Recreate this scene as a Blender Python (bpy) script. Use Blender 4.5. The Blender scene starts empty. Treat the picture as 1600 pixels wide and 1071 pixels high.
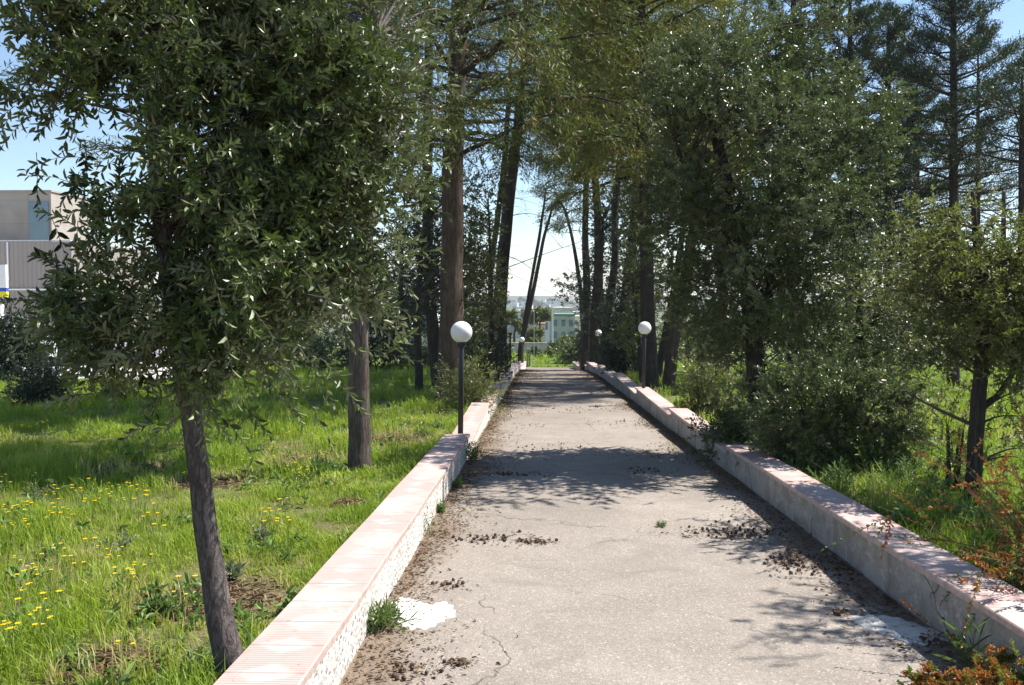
import bpy, bmesh, math, random
import numpy as np
from mathutils import Vector, Matrix

# ------------------------------------------------------------------ camera, sky, sun, exposure
scene = bpy.context.scene
COL = scene.collection
EYE = 1.6
YAW, PITCH = math.radians(1.8), math.radians(2.88)
cam_d = bpy.data.cameras.new("camera")
cam = bpy.data.objects.new("camera", cam_d)
COL.objects.link(cam)
cam_d.sensor_width = 36.0
cam_d.lens = 31.5
cam_d.clip_start = 0.05
cam_d.clip_end = 12000
cam.location = (0, 0, EYE)
cam.rotation_euler = (math.radians(90) - PITCH, 0, YAW)
scene.camera = cam

SUN = Vector((0.66, 0.30, 1.0)).normalized()
sun_d = bpy.data.lights.new("sun", 'SUN')
sun_d.energy = 5.0
sun_d.angle = math.radians(0.5)
sun_d.color = (1.0, 0.955, 0.89)
sun = bpy.data.objects.new("sun", sun_d)
sun.rotation_euler = SUN.to_track_quat('Z', 'Y').to_euler()
COL.objects.link(sun)

world = bpy.data.worlds.new("World")
scene.world = world
world.use_nodes = True
wn = world.node_tree
bg = wn.nodes.get("Background") or wn.nodes.new("ShaderNodeBackground")
sky = wn.nodes.new("ShaderNodeTexSky")
sky.sky_type = 'NISHITA'
sky.sun_disc = False
sky.sun_elevation = math.asin(SUN.z)
sky.sun_rotation = math.atan2(SUN.x, SUN.y)
sky.altitude = 50
sky.air_density = 1.0
sky.dust_density = 0.05
sky.ozone_density = 2.0
wn.links.new(sky.outputs[0], bg.inputs[0])
bg.inputs[1].default_value = 0.085
scene.view_settings.view_transform = 'Standard'
scene.view_settings.look = 'None'
scene.view_settings.exposure = 1.12
scene.view_settings.gamma = 1.0
scene.view_settings.use_curve_mapping = False
scene.render.engine = 'CYCLES'
scene.cycles.max_bounces = 8
scene.cycles.diffuse_bounces = 3
scene.cycles.glossy_bounces = 2
scene.cycles.transmission_bounces = 4
scene.cycles.transparent_max_bounces = 6
scene.cycles.volume_bounces = 0

# ------------------------------------------------------------------ helpers
RM = cam.rotation_euler.to_matrix()
FPX = 1400.0


def P(px, py, D):
    """world point seen at a photo pixel, at distance D ahead (world y)"""
    r = RM @ Vector(((px - 800) / FPX, -(py - 535.5) / FPX, -1.0))
    s = D / r.y
    return np.array([r.x * s, D, EYE + r.z * s])


def rng(seed):
    return np.random.default_rng(seed)


def lerp_tab(tab, x):
    xs = [t[0] for t in tab]; ys = [t[1] for t in tab]
    return np.interp(x, xs, ys)


PROF = [(-15, 0.45), (0, 0.0), (32, -1.19), (40, -1.65), (50, -2.45), (56, -2.85), (75, -3.4), (130, -5.6),
        (260, -11.5), (420, -14.5), (700, -13.0), (1100, -7.5), (1500, 1.0), (2100, 4.5), (3600, -10)]


def prof(y):
    return lerp_tab(PROF, y)


def sn(x, y, s=1.0, k=0):
    return (np.sin(x * 1.3 * s + 1.7 * k + 0.7 * np.sin(y * 0.9 * s + k)) +
            np.sin(y * 1.7 * s + 2.3 * k + 0.9 * np.sin(x * 1.1 * s - k)) +
            np.sin((x + y) * 0.83 * s + 0.5 * k)) / 3.0


def gz(x, y):
    """height of the ground beside the path"""
    x = np.asarray(x, float); y = np.asarray(y, float)
    z = prof(y)
    side = np.where(x < 0.6, -1.2 - x, x - 2.4)
    near = np.clip(side / 2.5, 0, 1)
    inside = (side < -0.12) & (y < 58.5)
    bump = 0.05 * sn(x, y, 0.9, 1) + 0.10 * sn(x, y, 0.21, 4)
    z = z + np.where(inside, -0.06, 0.14 + bump * near)
    d = np.hypot(x, y)
    z = z + np.clip((d - 250) / 600, 0, 1) * (3.0 * sn(x, y, 0.006, 2) + 1.2 * sn(x, y, 0.017, 5))
    return z


def mesh_np(name, V, F, mats, midx=None, var=None, smooth=False, uv=None):
    """V (n,3), F list of int arrays (m,k)"""
    me = bpy.data.meshes.new(name)
    V = np.asarray(V, np.float32)
    F = [np.asarray(f, np.int32) for f in F if len(f)]
    me.vertices.add(len(V)); me.vertices.foreach_set("co", V.ravel())
    loops = np.concatenate([f.ravel() for f in F])
    tot = np.concatenate([np.full(len(f), f.shape[1], np.int32) for f in F])
    st = np.concatenate([[0], np.cumsum(tot)[:-1]]).astype(np.int32)
    me.loops.add(len(loops)); me.loops.foreach_set("vertex_index", loops)
    me.polygons.add(len(tot)); me.polygons.foreach_set("loop_start", st)
    me.polygons.foreach_set("loop_total", tot)
    me.polygons.foreach_set("use_smooth", np.full(len(tot), bool(smooth)))
    if midx is not None:
        me.polygons.foreach_set("material_index", np.asarray(midx, np.int32))
    for m in (mats if isinstance(mats, (list, tuple)) else [mats]):
        me.materials.append(m)
    if var is not None:
        a = me.attributes.new("var", 'FLOAT', 'FACE')
        a.data.foreach_set("value", np.asarray(var, np.float32))
    me.update(calc_edges=True)
    me.validate()
    return me


def link(name, me, parent=None, loc=(0, 0, 0), rot=(0, 0, 0)):
    o = bpy.data.objects.new(name, me)
    COL.objects.link(o)
    o.location = loc; o.rotation_euler = rot
    if parent is not None:
        o.parent = parent
    return o


def tag(o, label=None, cat=None, group=None, kind=None):
    if label: o["label"] = label
    if cat: o["category"] = cat
    if group: o["group"] = group
    if kind: o["kind"] = kind
    return o


def thing(name, loc, label, cat, group=None, rz=0):
    o = bpy.data.objects.new(name, None)
    o.empty_display_size = 0.2
    COL.objects.link(o)
    o.location = tuple(float(v) for v in loc); o.rotation_euler = (0, 0, rz)
    return tag(o, label, cat, group)


def copy_tree(o, parent=None):
    c = o.copy(); COL.objects.link(c)
    if parent is not None: c.parent = parent
    for ch in list(o.children):
        copy_tree(ch, c)
    return c


class MB:
    """collects simple solids, builds one mesh object"""
    def __init__(s): s.v = []; s.f = {}; s.n = 0; s.m = []

    def add(s, V, F, mi=0):
        for f in F:
            s.f.setdefault((len(f), mi), []).append([i + s.n for i in f])
        s.v.extend([tuple(map(float, p)) for p in V]); s.n += len(V)

    def box(s, x0, x1, y0, y1, z0, z1, mi=0, bev=0.0):
        b = min(bev, (x1 - x0) * .3, (y1 - y0) * .3, (z1 - z0) * .3)
        if b <= 0:
            V = [(x, y, z) for z in (z0, z1) for y in (y0, y1) for x in (x0, x1)]
            s.add(V, [(0, 2, 3, 1), (4, 5, 7, 6), (0, 1, 5, 4), (2, 6, 7, 3), (0, 4, 6, 2), (1, 3, 7, 5)], mi)
            return
        bm = bmesh.new(); bmesh.ops.create_cube(bm, size=1)
        for v in bm.verts:
            v.co = Vector(((x0 + x1) / 2 + v.co.x * (x1 - x0), (y0 + y1) / 2 + v.co.y * (y1 - y0), (z0 + z1) / 2 + v.co.z * (z1 - z0)))
        bmesh.ops.bevel(bm, geom=list(bm.edges), offset=b, segments=2, affect='EDGES')
        s.bm(bm, mi)

    def bm(s, bm, mi=0):
        bm.verts.index_update()
        s.add([v.co[:] for v in bm.verts], [[v.index for v in f.verts] for f in bm.faces], mi)
        bm.free()

    def tube(s, pts, rad, n=10, mi=0, caps=True):
        V, Q, T = tube_arrays(np.array(pts, float), np.array(rad, float), n, caps)
        s.add(V, [list(q) for q in Q] + [list(t) for t in T], mi)

    def lathe(s, prof_, cx, cy, n=16, mi=0):
        V = []; F = []
        for (r, z) in prof_:
            for k in range(n):
                a = 2 * math.pi * k / n
                V.append((cx + r * math.cos(a), cy + r * math.sin(a), z))
        for i in range(len(prof_) - 1):
            for k in range(n):
                k2 = (k + 1) % n
                F.append((i * n + k, i * n + k2, (i + 1) * n + k2, (i + 1) * n + k))
        F.append(tuple(reversed(range(n)))); F.append(tuple((len(prof_) - 1) * n + k for k in range(n)))
        s.add(V, F, mi)

    def build(s, name, mats, parent=None, loc=(0, 0, 0), smooth=False, rot=(0, 0, 0)):
        keys = sorted(s.f)
        F = [np.array(s.f[k], np.int32) for k in keys]
        mi = np.concatenate([np.full(len(s.f[k]), k[1]) for k in keys])
        me = mesh_np(name, np.array(s.v), F, mats, mi, smooth=smooth)
        return link(name, me, parent, loc, rot)


def nrm(a):
    return a / np.maximum(np.linalg.norm(a, axis=-1, keepdims=True), 1e-9)


def tube_arrays(P_, R_, n=8, caps=True, wob=0.0, seed=0):
    """single polyline (K,3) -> ring verts, quads, cap tris"""
    K = len(P_)
    T = np.gradient(P_, axis=0); T = nrm(T)
    ref = np.array([0.31, 0.95, 0.05]) if abs(T[:, 1]).mean() < 0.8 else np.array([1., 0, 0.1])
    A = nrm(np.cross(T, ref)); B = np.cross(T, A)
    ang = np.arange(n) * 2 * np.pi / n
    rr = np.ones((K, n))
    if wob:
        r = rng(seed)
        ph = r.uniform(0, 6.28, 4)
        k = np.arange(K)[:, None]
        rr += wob * (np.sin(3 * ang + ph[0] + k * .25) * .6 + np.sin(5 * ang + ph[1] - k * .4) * .4 + .5 * np.sin(k * 1.1 + ph[2] + ang))
    V = P_[:, None] + (A[:, None] * np.cos(ang)[None, :, None] + B[:, None] * np.sin(ang)[None, :, None]) * (R_[:, None] * rr)[..., None]
    i = np.arange(K - 1)[:, None] * n; k = np.arange(n)[None]; k2 = (k + 1) % n
    Q = np.stack([i + k, i + k2, i + n + k2, i + n + k], -1).reshape(-1, 4)
    V = V.reshape(-1, 3)
    Tt = np.zeros((0, 3), int)
    if caps:
        V = np.vstack([V, P_[0], P_[-1]])
        a, b = len(V) - 2, len(V) - 1
        kk = np.arange(n)
        Tt = np.vstack([np.stack([np.full(n, a), (kk + 1) % n, kk], -1),
                        np.stack([np.full(n, b), (K - 1) * n + kk, (K - 1) * n + (kk + 1) % n], -1)])
    return V, Q, Tt


def tubes_np(P_, R_, n=3):
    """many polylines P_ (N,K,3), R_ (N,K)"""
    N, K = P_.shape[:2]
    T = nrm(np.gradient(P_, axis=1))
    ref = np.where((abs(T[..., 2:3]) > .9), np.array([1., 0, 0]), np.array([0, 0, 1.]))
    A = nrm(np.cross(T, ref)); B = np.cross(T, A)
    ang = np.arange(n) * 2 * np.pi / n
    V = P_[:, :, None] + (A[:, :, None] * np.cos(ang)[:, None] + B[:, :, None] * np.sin(ang)[:, None]) * R_[:, :, None, None]
    base = (np.arange(N) * K * n)[:, None, None]
    i = np.arange(K - 1)[None, :, None] * n; k = np.arange(n)[None, None]; k2 = (k + 1) % n
    Q = np.stack([base + i + k, base + i + k2, base + i + n + k2, base + i + n + k], -1).reshape(-1, 4)
    return V.reshape(-1, 3), Q


def join_parts(parts):
    Vs, Fs, off = [], {}, 0
    for V, fl in parts:
        for f in fl:
            if len(f):
                Fs.setdefault(f.shape[1], []).append(np.asarray(f) + off)
        Vs.append(V); off += len(V)
    return np.vstack(Vs), [np.vstack(Fs[k]) for k in sorted(Fs)]


def leaf_arrays(pos, d, nn, L, W, hexa=True, fold=0.25, curl=0.12):
    """leaves as folded blades; pos base (N,3), d direction, nn normal"""
    d = nrm(d); s = nrm(np.cross(nn, d)); n_ = np.cross(d, s)
    L = L[:, None]; W = W[:, None]
    N = len(pos)
    if hexa:
        up = n_ * W * fold
        base = pos; tip = pos + d * L - n_ * L * curl
        l1 = pos + d * L * .3 + s * W * .5 + up; r1 = pos + d * L * .3 - s * W * .5 + up
        l2 = pos + d * L * .7 + s * W * .42 + up - n_ * L * curl * .3; r2 = pos + d * L * .7 - s * W * .42 + up - n_ * L * curl * .3
        V = np.stack([base, l1, l2, tip, r2, r1], 1).reshape(-1, 3)
        b = (np.arange(N) * 6)[:, None]
        F = np.concatenate([b + np.array([0, 3, 2, 1]), b + np.array([0, 5, 4, 3])], 1).reshape(-1, 4)
        return V, F, 2
    m = pos + d * L * .5
    V = np.stack([pos, m + s * W * .5, pos + d * L, m - s * W * .5], 1).reshape(-1, 3)
    b = (np.arange(N) * 4)[:, None]
    F = (b + np.array([0, 3, 2, 1])).reshape(-1, 4)
    return V, F, 1


# ------------------------------------------------------------------ materials
def new_mat(name):
    m = bpy.data.materials.new(name); m.use_nodes = True
    nt = m.node_tree; nt.nodes.clear()
    out = nt.nodes.new("ShaderNodeOutputMaterial")
    return m, nt, out


class NB:
    """tiny node builder"""
    def __init__(s, nt): s.nt = nt

    def n(s, t, **kw):
        nd = s.nt.nodes.new(t)
        for k, v in kw.items():
            setattr(nd, k, v)
        return nd

    def l(s, a, b): s.nt.links.new(a, b)

    def val(s, inp, v):
        if hasattr(v, "is_linked") or isinstance(v, bpy.types.NodeSocket): s.l(v, inp)
        elif isinstance(v, (tuple, list)) and len(v) == 3 and inp.type == 'RGBA': inp.default_value = (*v, 1)
        else: inp.default_value = v

    def math(s, op, a, b=0.0, c=None, clamp=False):
        nd = s.n("ShaderNodeMath", operation=op, use_clamp=clamp)
        s.val(nd.inputs[0], a); s.val(nd.inputs[1], b)
        if c is not None: s.val(nd.inputs[2], c)
        return nd.outputs[0]

    def mix(s, f, a, b, mode='MIX'):
        nd = s.n("ShaderNodeMix", data_type='RGBA', blend_type=mode)
        s.val(nd.inputs[0], f); s.val(nd.inputs[6], a); s.val(nd.inputs[7], b)
        return nd.outputs[2]

    def noise(s, vec, scale, detail=4, rough=.55, dist=0):
        nd = s.n("ShaderNodeTexNoise")
        if vec is not None: s.l(vec, nd.inputs['Vector'])
        nd.inputs['Scale'].default_value = scale; nd.inputs['Detail'].default_value = detail
        nd.inputs['Roughness'].default_value = rough; nd.inputs['Distortion'].default_value = dist
        return nd.outputs[0]

    def vor(s, vec, scale, feature='F1', out=0, rnd=1.0):
        nd = s.n("ShaderNodeTexVoronoi", feature=feature)
        if vec is not None: s.l(vec, nd.inputs['Vector'])
        nd.inputs['Scale'].default_value = scale
        nd.inputs['Randomness'].default_value = rnd
        return nd.outputs[out]

    def ramp(s, f, lo, hi, a=0.0, b=1.0):
        nd = s.n("ShaderNodeMapRange"); nd.clamp = True
        s.val(nd.inputs[0], f)
        for i, v in enumerate((lo, hi, a, b)): nd.inputs[i + 1].default_value = v
        return nd.outputs[0]

    def obj(s, scale=None, generated=False):
        tc = s.n("ShaderNodeTexCoord"); o = tc.outputs['Object']
        if scale is None: return o
        mp = s.n("ShaderNodeMapping"); s.l(o, mp.inputs[0]); mp.inputs['Scale'].default_value = scale
        return mp.outputs[0]

    def pos(s, scale=None):
        g = s.n("ShaderNodeNewGeometry").outputs['Position']
        if scale is None: return g
        mp = s.n("ShaderNodeMapping"); s.l(g, mp.inputs[0]); mp.inputs['Scale'].default_value = scale
        return mp.outputs[0]

    def bsdf(s, col, rough=.8, spec=.3, bump=None, bstr=.3, bdist=.01, **kw):
        b = s.n("ShaderNodeBsdfPrincipled")
        s.val(b.inputs['Base Color'], col); s.val(b.inputs['Roughness'], rough)
        s.val(b.inputs['Specular IOR Level'], spec)
        for k, v in kw.items(): s.val(b.inputs[k.replace('_', ' ')], v)
        if bump is not None:
            bp = s.n("ShaderNodeBump"); s.l(bump, bp.inputs['Height'])
            bp.inputs['Strength'].default_value = bstr; bp.inputs['Distance'].default_value = bdist
            s.l(bp.outputs[0], b.inputs['Normal'])
        return b.outputs[0]


def leaf_mat(name, c0, c1, c2=None, trans=0.3, rough=.45, spec=.5, accent=None, acc_from=.93):
    """leaf colours vary leaf by leaf through the face attribute var"""
    m, nt, out = new_mat(name); b = NB(nt)
    at = b.n("ShaderNodeAttribute", attribute_name="var").outputs['Fac']
    col = b.mix(b.ramp(at, 0, .9), c0, c1)
    if accent: col = b.mix(b.ramp(at, acc_from, acc_from + .02), col, accent)
    if c2:      # paler underside, as real leaves have
        bf = b.n("ShaderNodeNewGeometry").outputs['Backfacing']
        col = b.mix(b.math('MULTIPLY', bf, .75), col, c2)
    p = b.bsdf(col, rough, spec)
    if trans:
        t = b.n("ShaderNodeBsdfTranslucent")
        b.val(t.inputs[0], b.mix(.5, col, b.mix(1.0, col, (1.0, 1.25, .35), 'MULTIPLY')))
        mx = b.n("ShaderNodeMixShader"); mx.inputs[0].default_value = trans
        b.l(p, mx.inputs[1]); b.l(t.outputs[0], mx.inputs[2]); b.l(mx.outputs[0], out.inputs[0])
    else:
        b.l(p, out.inputs[0])
    return m


def bark_mat(name, c0, c1, sc=1.0, zstr=.22, patch=None):
    m, nt, out = new_mat(name); b = NB(nt)
    v = b.pos((sc, sc, sc * zstr))
    n1 = b.noise(v, 22, 6, .7, .6); n2 = b.noise(b.pos(), 3.5, 3)
    rdg = b.noise(b.pos((sc, sc, sc * zstr * .45)), 30, 5, .6, .4)
    f = b.ramp(b.math('ABSOLUTE', b.math('SUBTRACT', rdg, .5)), 0.0, .07)
    col = b.mix(b.ramp(n1, .3, .7), c0, c1)
    col = b.mix(b.ramp(n2, .35, .7, 0, .5), col, tuple(x * .55 for x in c0))
    col = b.mix(b.math('MULTIPLY', b.math('SUBTRACT', 1, f), .6), col, tuple(x * .4 for x in c0))
    if patch:
        col = b.mix(b.ramp(b.noise(b.pos(), 7, 4), .58, .66, 0, .8), col, patch)
    h = b.math('ADD', b.math('MULTIPLY', f, .6), n1)
    b.l(b.bsdf(col, .9, .15, h, .7, .02), out.inputs[0])
    return m


def flat_mat(name, col, rough=.6, spec=.3, var=.12, scale=6, metal=0, bump=0.0):
    m, nt, out = new_mat(name); b = NB(nt)
    n = b.noise(b.pos(), scale, 5, .6)
    c = b.mix(b.ramp(n, .3, .75), tuple(x * (1 - var) for x in col), tuple(min(1, x * (1 + var)) for x in col))
    b.l(b.bsdf(c, rough, spec, n if bump else None, bump, .01, Metallic=metal), out.inputs[0])
    return m


M = {}
M['oak_leaf'] = leaf_mat("holm_oak_leaf", (.007, .018, .003), (.140, .190, .046), (.19, .21, .11), .13, .38, .45, (.22, .15, .04), .95)
M['oak_leaf_far'] = leaf_mat("dark_oak_leaf", (.009, .022, .004), (.145, .195, .044), (.18, .21, .10), .16, .40, .40, (.22, .16, .03), .96)
M['light_leaf'] = leaf_mat("pale_leaf", (.045, .065, .012), (.18, .19, .042), (.24, .25, .11), .32, .42, .4, (.30, .20, .03), .93)
M['cyp'] = leaf_mat("cypress_foliage", (.040, .075, .016), (.18, .20, .038), None, .22, .6, .25, (.20, .12, .045), .80)
M['cyp_brown'] = leaf_mat("brown_cypress_foliage", (.085, .115, .020), (.27, .25, .055), None, .28, .65, .2, (.25, .15, .06), .84)
M['cedar'] = leaf_mat("conifer_needles", (.014, .036, .016), (.070, .105, .036), None, .12, .55, .3, (.12, .08, .04), .94)
M['twiggy'] = leaf_mat("brown_twigs", (.09, .07, .05), (.16, .13, .09), None, 0, .8, .2)
M['ivy'] = leaf_mat("ivy_leaf", (.010, .024, .009), (.032, .055, .018), (.05, .07, .035), .12, .45, .4)
M['orange_leaf'] = leaf_mat("orange_leaf", (.42, .11, .03), (.36, .20, .05), None, .3, .5, .4, (.17, .22, .04), .52)
M['grass'] = leaf_mat("grass_blade", (.14, .24, .018), (.38, .44, .060), None, .42, .5, .35, (.50, .43, .20), .74)
M['weed'] = leaf_mat("weed_leaf", (.08, .16, .025), (.17, .26, .055), (.14, .18, .09), .3, .5, .4)
M['grey_weed'] = leaf_mat("grey_weed_leaf", (.16, .19, .12), (.24, .26, .17), None, .2, .7, .2)
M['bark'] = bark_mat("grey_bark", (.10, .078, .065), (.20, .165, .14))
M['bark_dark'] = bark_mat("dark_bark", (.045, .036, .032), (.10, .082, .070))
M['bark_brown'] = bark_mat("brown_bark", (.085, .060, .045), (.17, .125, .095), .6)
M['bark_smooth'] = bark_mat("smooth_bark", (.10, .085, .080), (.17, .148, .138), 1.4, .6)
M['twig'] = flat_mat("twig_bark", (.075, .062, .048), .85)
M['post'] = flat_mat("dark_painted_steel", (.028, .030, .032), .45, .4, .3, 30)
M['pole_pale'] = flat_mat("galvanised_steel", (.50, .52, .53), .5, .4, .1)


def globe_mat():
    m, nt, out = new_mat("opal_globe"); b = NB(nt)
    d = b.ramp(b.noise(b.pos(), 25, 4), .55, .8, 0, .18)
    c = b.mix(d, (.83, .83, .82), (.55, .52, .46))
    b.l(b.bsdf(c, .35, .5, Subsurface_Weight=.3, Subsurface_Scale=.05), out.inputs[0])
    return m


def path_mat():
    m, nt, out = new_mat("old_asphalt"); b = NB(nt)
    p = b.pos()
    sx = b.n("ShaderNodeSeparateXYZ"); b.l(p, sx.inputs[0]); X, Y = sx.outputs[0], sx.outputs[1]
    big = b.noise(p, .7, 5, .6, .5); mid = b.noise(p, 4, 6, .65); fine = b.noise(p, 60, 3, .7)
    agg = b.vor(p, 110, 'F1'); agc = b.n("ShaderNodeTexVoronoi"); b.l(p, agc.inputs[0]); agc.inputs['Scale'].default_value = 95
    sep = b.n("ShaderNodeSeparateColor"); b.l(agc.outputs[1], sep.inputs[0])
    col = b.mix(b.ramp(big, .35, .65), (.225, .193, .163), (.30, .262, .225))
    col = b.mix(b.ramp(mid, .35, .7, 0, .5), col, (.225, .195, .165))
    st = b.ramp(sep.outputs[0], 0, 1, .5, 1.4)
    sp = b.n("ShaderNodeCombineColor"); [b.l(st, sp.inputs[i]) for i in range(3)]
    col = b.mix(.35, col, sp.outputs[0], 'MULTIPLY')
    col = b.mix(b.ramp(sep.outputs[1], .95, .96, 0, .45), col, (.48, .45, .41))
    col = b.mix(b.ramp(fine, .56, .72, 0, .35), col, (.12, .10, .085))
    # dark worn patches and stains
    stn = b.noise(p, 1.7, 5, .7, 1.2)
    col = b.mix(b.ramp(stn, .50, .68, 0, .5), col, (.17, .152, .135))
    # cracks
    mp = b.n("ShaderNodeMapping"); b.l(p, mp.inputs[0]); mp.inputs['Scale'].default_value = (1, .8, 1)
    nz = b.n("ShaderNodeTexNoise"); b.l(mp.outputs[0], nz.inputs[0]); nz.inputs['Scale'].default_value = 3.0; nz.inputs['Detail'].default_value = 6
    vm = b.n("ShaderNodeVectorMath", operation='MULTIPLY_ADD'); b.l(nz.outputs[1], vm.inputs[0]); vm.inputs[1].default_value = (.5, .5, .5); b.l(mp.outputs[0], vm.inputs[2])
    ed = b.vor(vm.outputs[0], .62, 'DISTANCE_TO_EDGE')
    cm = b.math('MULTIPLY', b.ramp(ed, .001, .007, 1, 0), b.ramp(b.noise(p, .9, 2), .46, .54))
    ed2 = b.vor(vm.outputs[0], 2.1, 'DISTANCE_TO_EDGE')
    cm2 = b.math('MULTIPLY', b.ramp(ed2, .004, .012, 1, 0), b.ramp(b.noise(p, .8, 2), .60, .66))
    crack = b.math('MAXIMUM', cm, b.math('MULTIPLY', cm2, .6))
    col = b.mix(b.math('MULTIPLY', crack, b.ramp(b.noise(p, 6, 4), .3, .6, .1, .7)), col, (.07, .06, .05))
    # soil washed along both edges
    dl = b.math('SUBTRACT', X, -.90); dr = b.math('SUBTRACT', 2.13, X)
    wob = b.math('MULTIPLY', b.math('SUBTRACT', b.noise(p, 1.3, 5, .7), .42), 1.2)
    ml = b.ramp(b.math('SUBTRACT', dl, wob), .0, .22, 1, 0)
    wob2 = b.math('MULTIPLY', b.math('SUBTRACT', b.noise(p, 1.1, 5, .7), .42), 1.6)
    mr = b.ramp(b.math('SUBTRACT', dr, wob2), -.05, .2, 1, 0)
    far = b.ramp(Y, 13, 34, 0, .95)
    far_soil_shade = b.math('MULTIPLY', far, b.ramp(b.noise(p, .9, 5, .7), .36, .55))  # far path: patchy brown soil, its darkening also paints in tree shade
    soil_shade = b.math('MAXIMUM', b.math('MAXIMUM', ml, mr), far_soil_shade)
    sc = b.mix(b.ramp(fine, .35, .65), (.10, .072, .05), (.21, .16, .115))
    col = b.mix(b.math('MULTIPLY', soil_shade, .85), col, sc)
    h = b.math('SUBTRACT', b.math('ADD', b.math('MULTIPLY', agg, -.6), b.math('MULTIPLY', fine, .8)), b.math('MULTIPLY', crack, 1.5))
    b.l(b.bsdf(col, .9, .2, h, .55, .008), out.inputs[0])
    return m


def patch_mat(name="lime_spill", col=(.66, .64, .60)):
    m, nt, out = new_mat(name); b = NB(nt)
    p = b.pos(); n = b.noise(p, 14, 6, .7)
    c = b.mix(b.ramp(n, .46, .66, 0, .75), col, (.36, .31, .26))
    b.l(b.bsdf(c, .9, .2, n, .4, .006), out.inputs[0])
    return m


def ground_mat():
    m, nt, out = new_mat("meadow_soil"); b = NB(nt)
    p = b.pos()
    sx = b.n("ShaderNodeSeparateXYZ"); b.l(p, sx.inputs[0]); Y = sx.outputs[1]
    n1 = b.noise(p, 1.1, 6, .7); n2 = b.noise(p, 18, 5, .7); n3 = b.noise(p, .12, 4)
    col = b.mix(b.ramp(n1, .38, .62), (.13, .105, .055), (.10, .13, .030))
    col = b.mix(b.ramp(n2, .3, .7, 0, .6), col, (.16, .125, .085))
    green = b.mix(b.ramp(n2, .3, .7), (.075, .12, .025), (.14, .18, .045))
    col = b.mix(b.ramp(Y, 14, 30, 0, .85), col, green)
    # distant fields and scrub
    f1 = b.vor(b.pos((1, .35, 1)), .012, 'F1', 1)
    sp = b.n("ShaderNodeSeparateColor"); b.l(f1, sp.inputs[0])
    fld = b.mix(sp.outputs[0], (.06, .09, .03), (.15, .15, .08))
    fld = b.mix(b.ramp(sp.outputs[1], .75, .8), fld, (.24, .20, .15))
    fld = b.mix(b.ramp(b.noise(p, .05, 6, .7), .48, .6, 0, .8), fld, (.035, .055, .022))
    col = b.mix(b.ramp(Y, 110, 220), col, fld)
    h = b.math('ADD', n2, b.noise(p, 70, 3))
    b.l(b.bsdf(col, .95, .1, h, .6, .03), out.inputs[0])
    return m


def plaster_left():
    m, nt, out = new_mat("white_roughcast"); b = NB(nt)
    p = b.pos()
    v = b.vor(b.pos((1, .7, 1)), 30, 'F1'); v2 = b.vor(b.pos((1, 1, 1.6)), 52, 'F1', 1)
    sp = b.n("ShaderNodeSeparateColor"); b.l(v2, sp.inputs[0])
    pit = b.math('MULTIPLY', b.ramp(v, .20, .31, 1, 0), b.ramp(b.noise(p, 15, 3), .40, .47))
    c = b.mix(b.ramp(b.noise(p, 2.5, 5, .7), .4, .7, 0, .6), (.60, .58, .55), (.46, .43, .38))
    c = b.mix(b.ramp(sp.outputs[0], .84, .86, 0, .6), c, (.38, .29, .18))
    c = b.mix(b.math('MULTIPLY', pit, .9), c, (.12, .10, .07))
    g = b.ramp(b.noise(b.pos((1, 1, .3)), 5, 5, .7), .56, .72, 0, .5)
    c = b.mix(g, c, (.36, .33, .28))
    h = b.math('ADD', b.math('MULTIPLY', v, 1.0), b.noise(p, 60, 4))
    b.l(b.bsdf(c, .9, .15, h, .8, .012), out.inputs[0])
    return m


def plaster_right():
    m, nt, out = new_mat("weathered_cement_render"); b = NB(nt)
    p = b.pos()
    n = b.noise(p, 3.2, 6, .72, .6); n2 = b.noise(p, 45, 4, .7)
    c = b.mix(b.ramp(n, .42, .56), (.25, .225, .195), (.34, .315, .285))
    c = b.mix(b.ramp(b.noise(p, 8, 6, .75, .5), .56, .62, 0, .55), c, (.52, .50, .46))
    c = b.mix(b.ramp(n2, .5, .75, 0, .45), c, (.12, .10, .08))
    c = b.mix(b.ramp(b.noise(b.pos((1, 1, .25)), 4, 5), .57, .7, 0, .55), c, (.15, .12, .10))
    nz = b.n("ShaderNodeTexNoise"); b.l(p, nz.inputs[0]); nz.inputs['Scale'].default_value = 5
    vm = b.n("ShaderNodeVectorMath", operation='MULTIPLY_ADD'); b.l(nz.outputs[1], vm.inputs[0]); vm.inputs[1].default_value = (.2, .2, .2); b.l(p, vm.inputs[2])
    ed = b.vor(vm.outputs[0], 1.1, 'DISTANCE_TO_EDGE')
    ck = b.math('MULTIPLY', b.ramp(ed, .002, .008, 1, 0), b.ramp(b.noise(p, 1.3, 2), .5, .55))
    c = b.mix(ck, c, (.05, .04, .035))
    h = b.math('SUBTRACT', b.math('ADD', n, b.math('MULTIPLY', n2, .5)), ck)
    b.l(b.bsdf(c, .9, .15, h, .6, .015), out.inputs[0])
    return m


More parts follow.
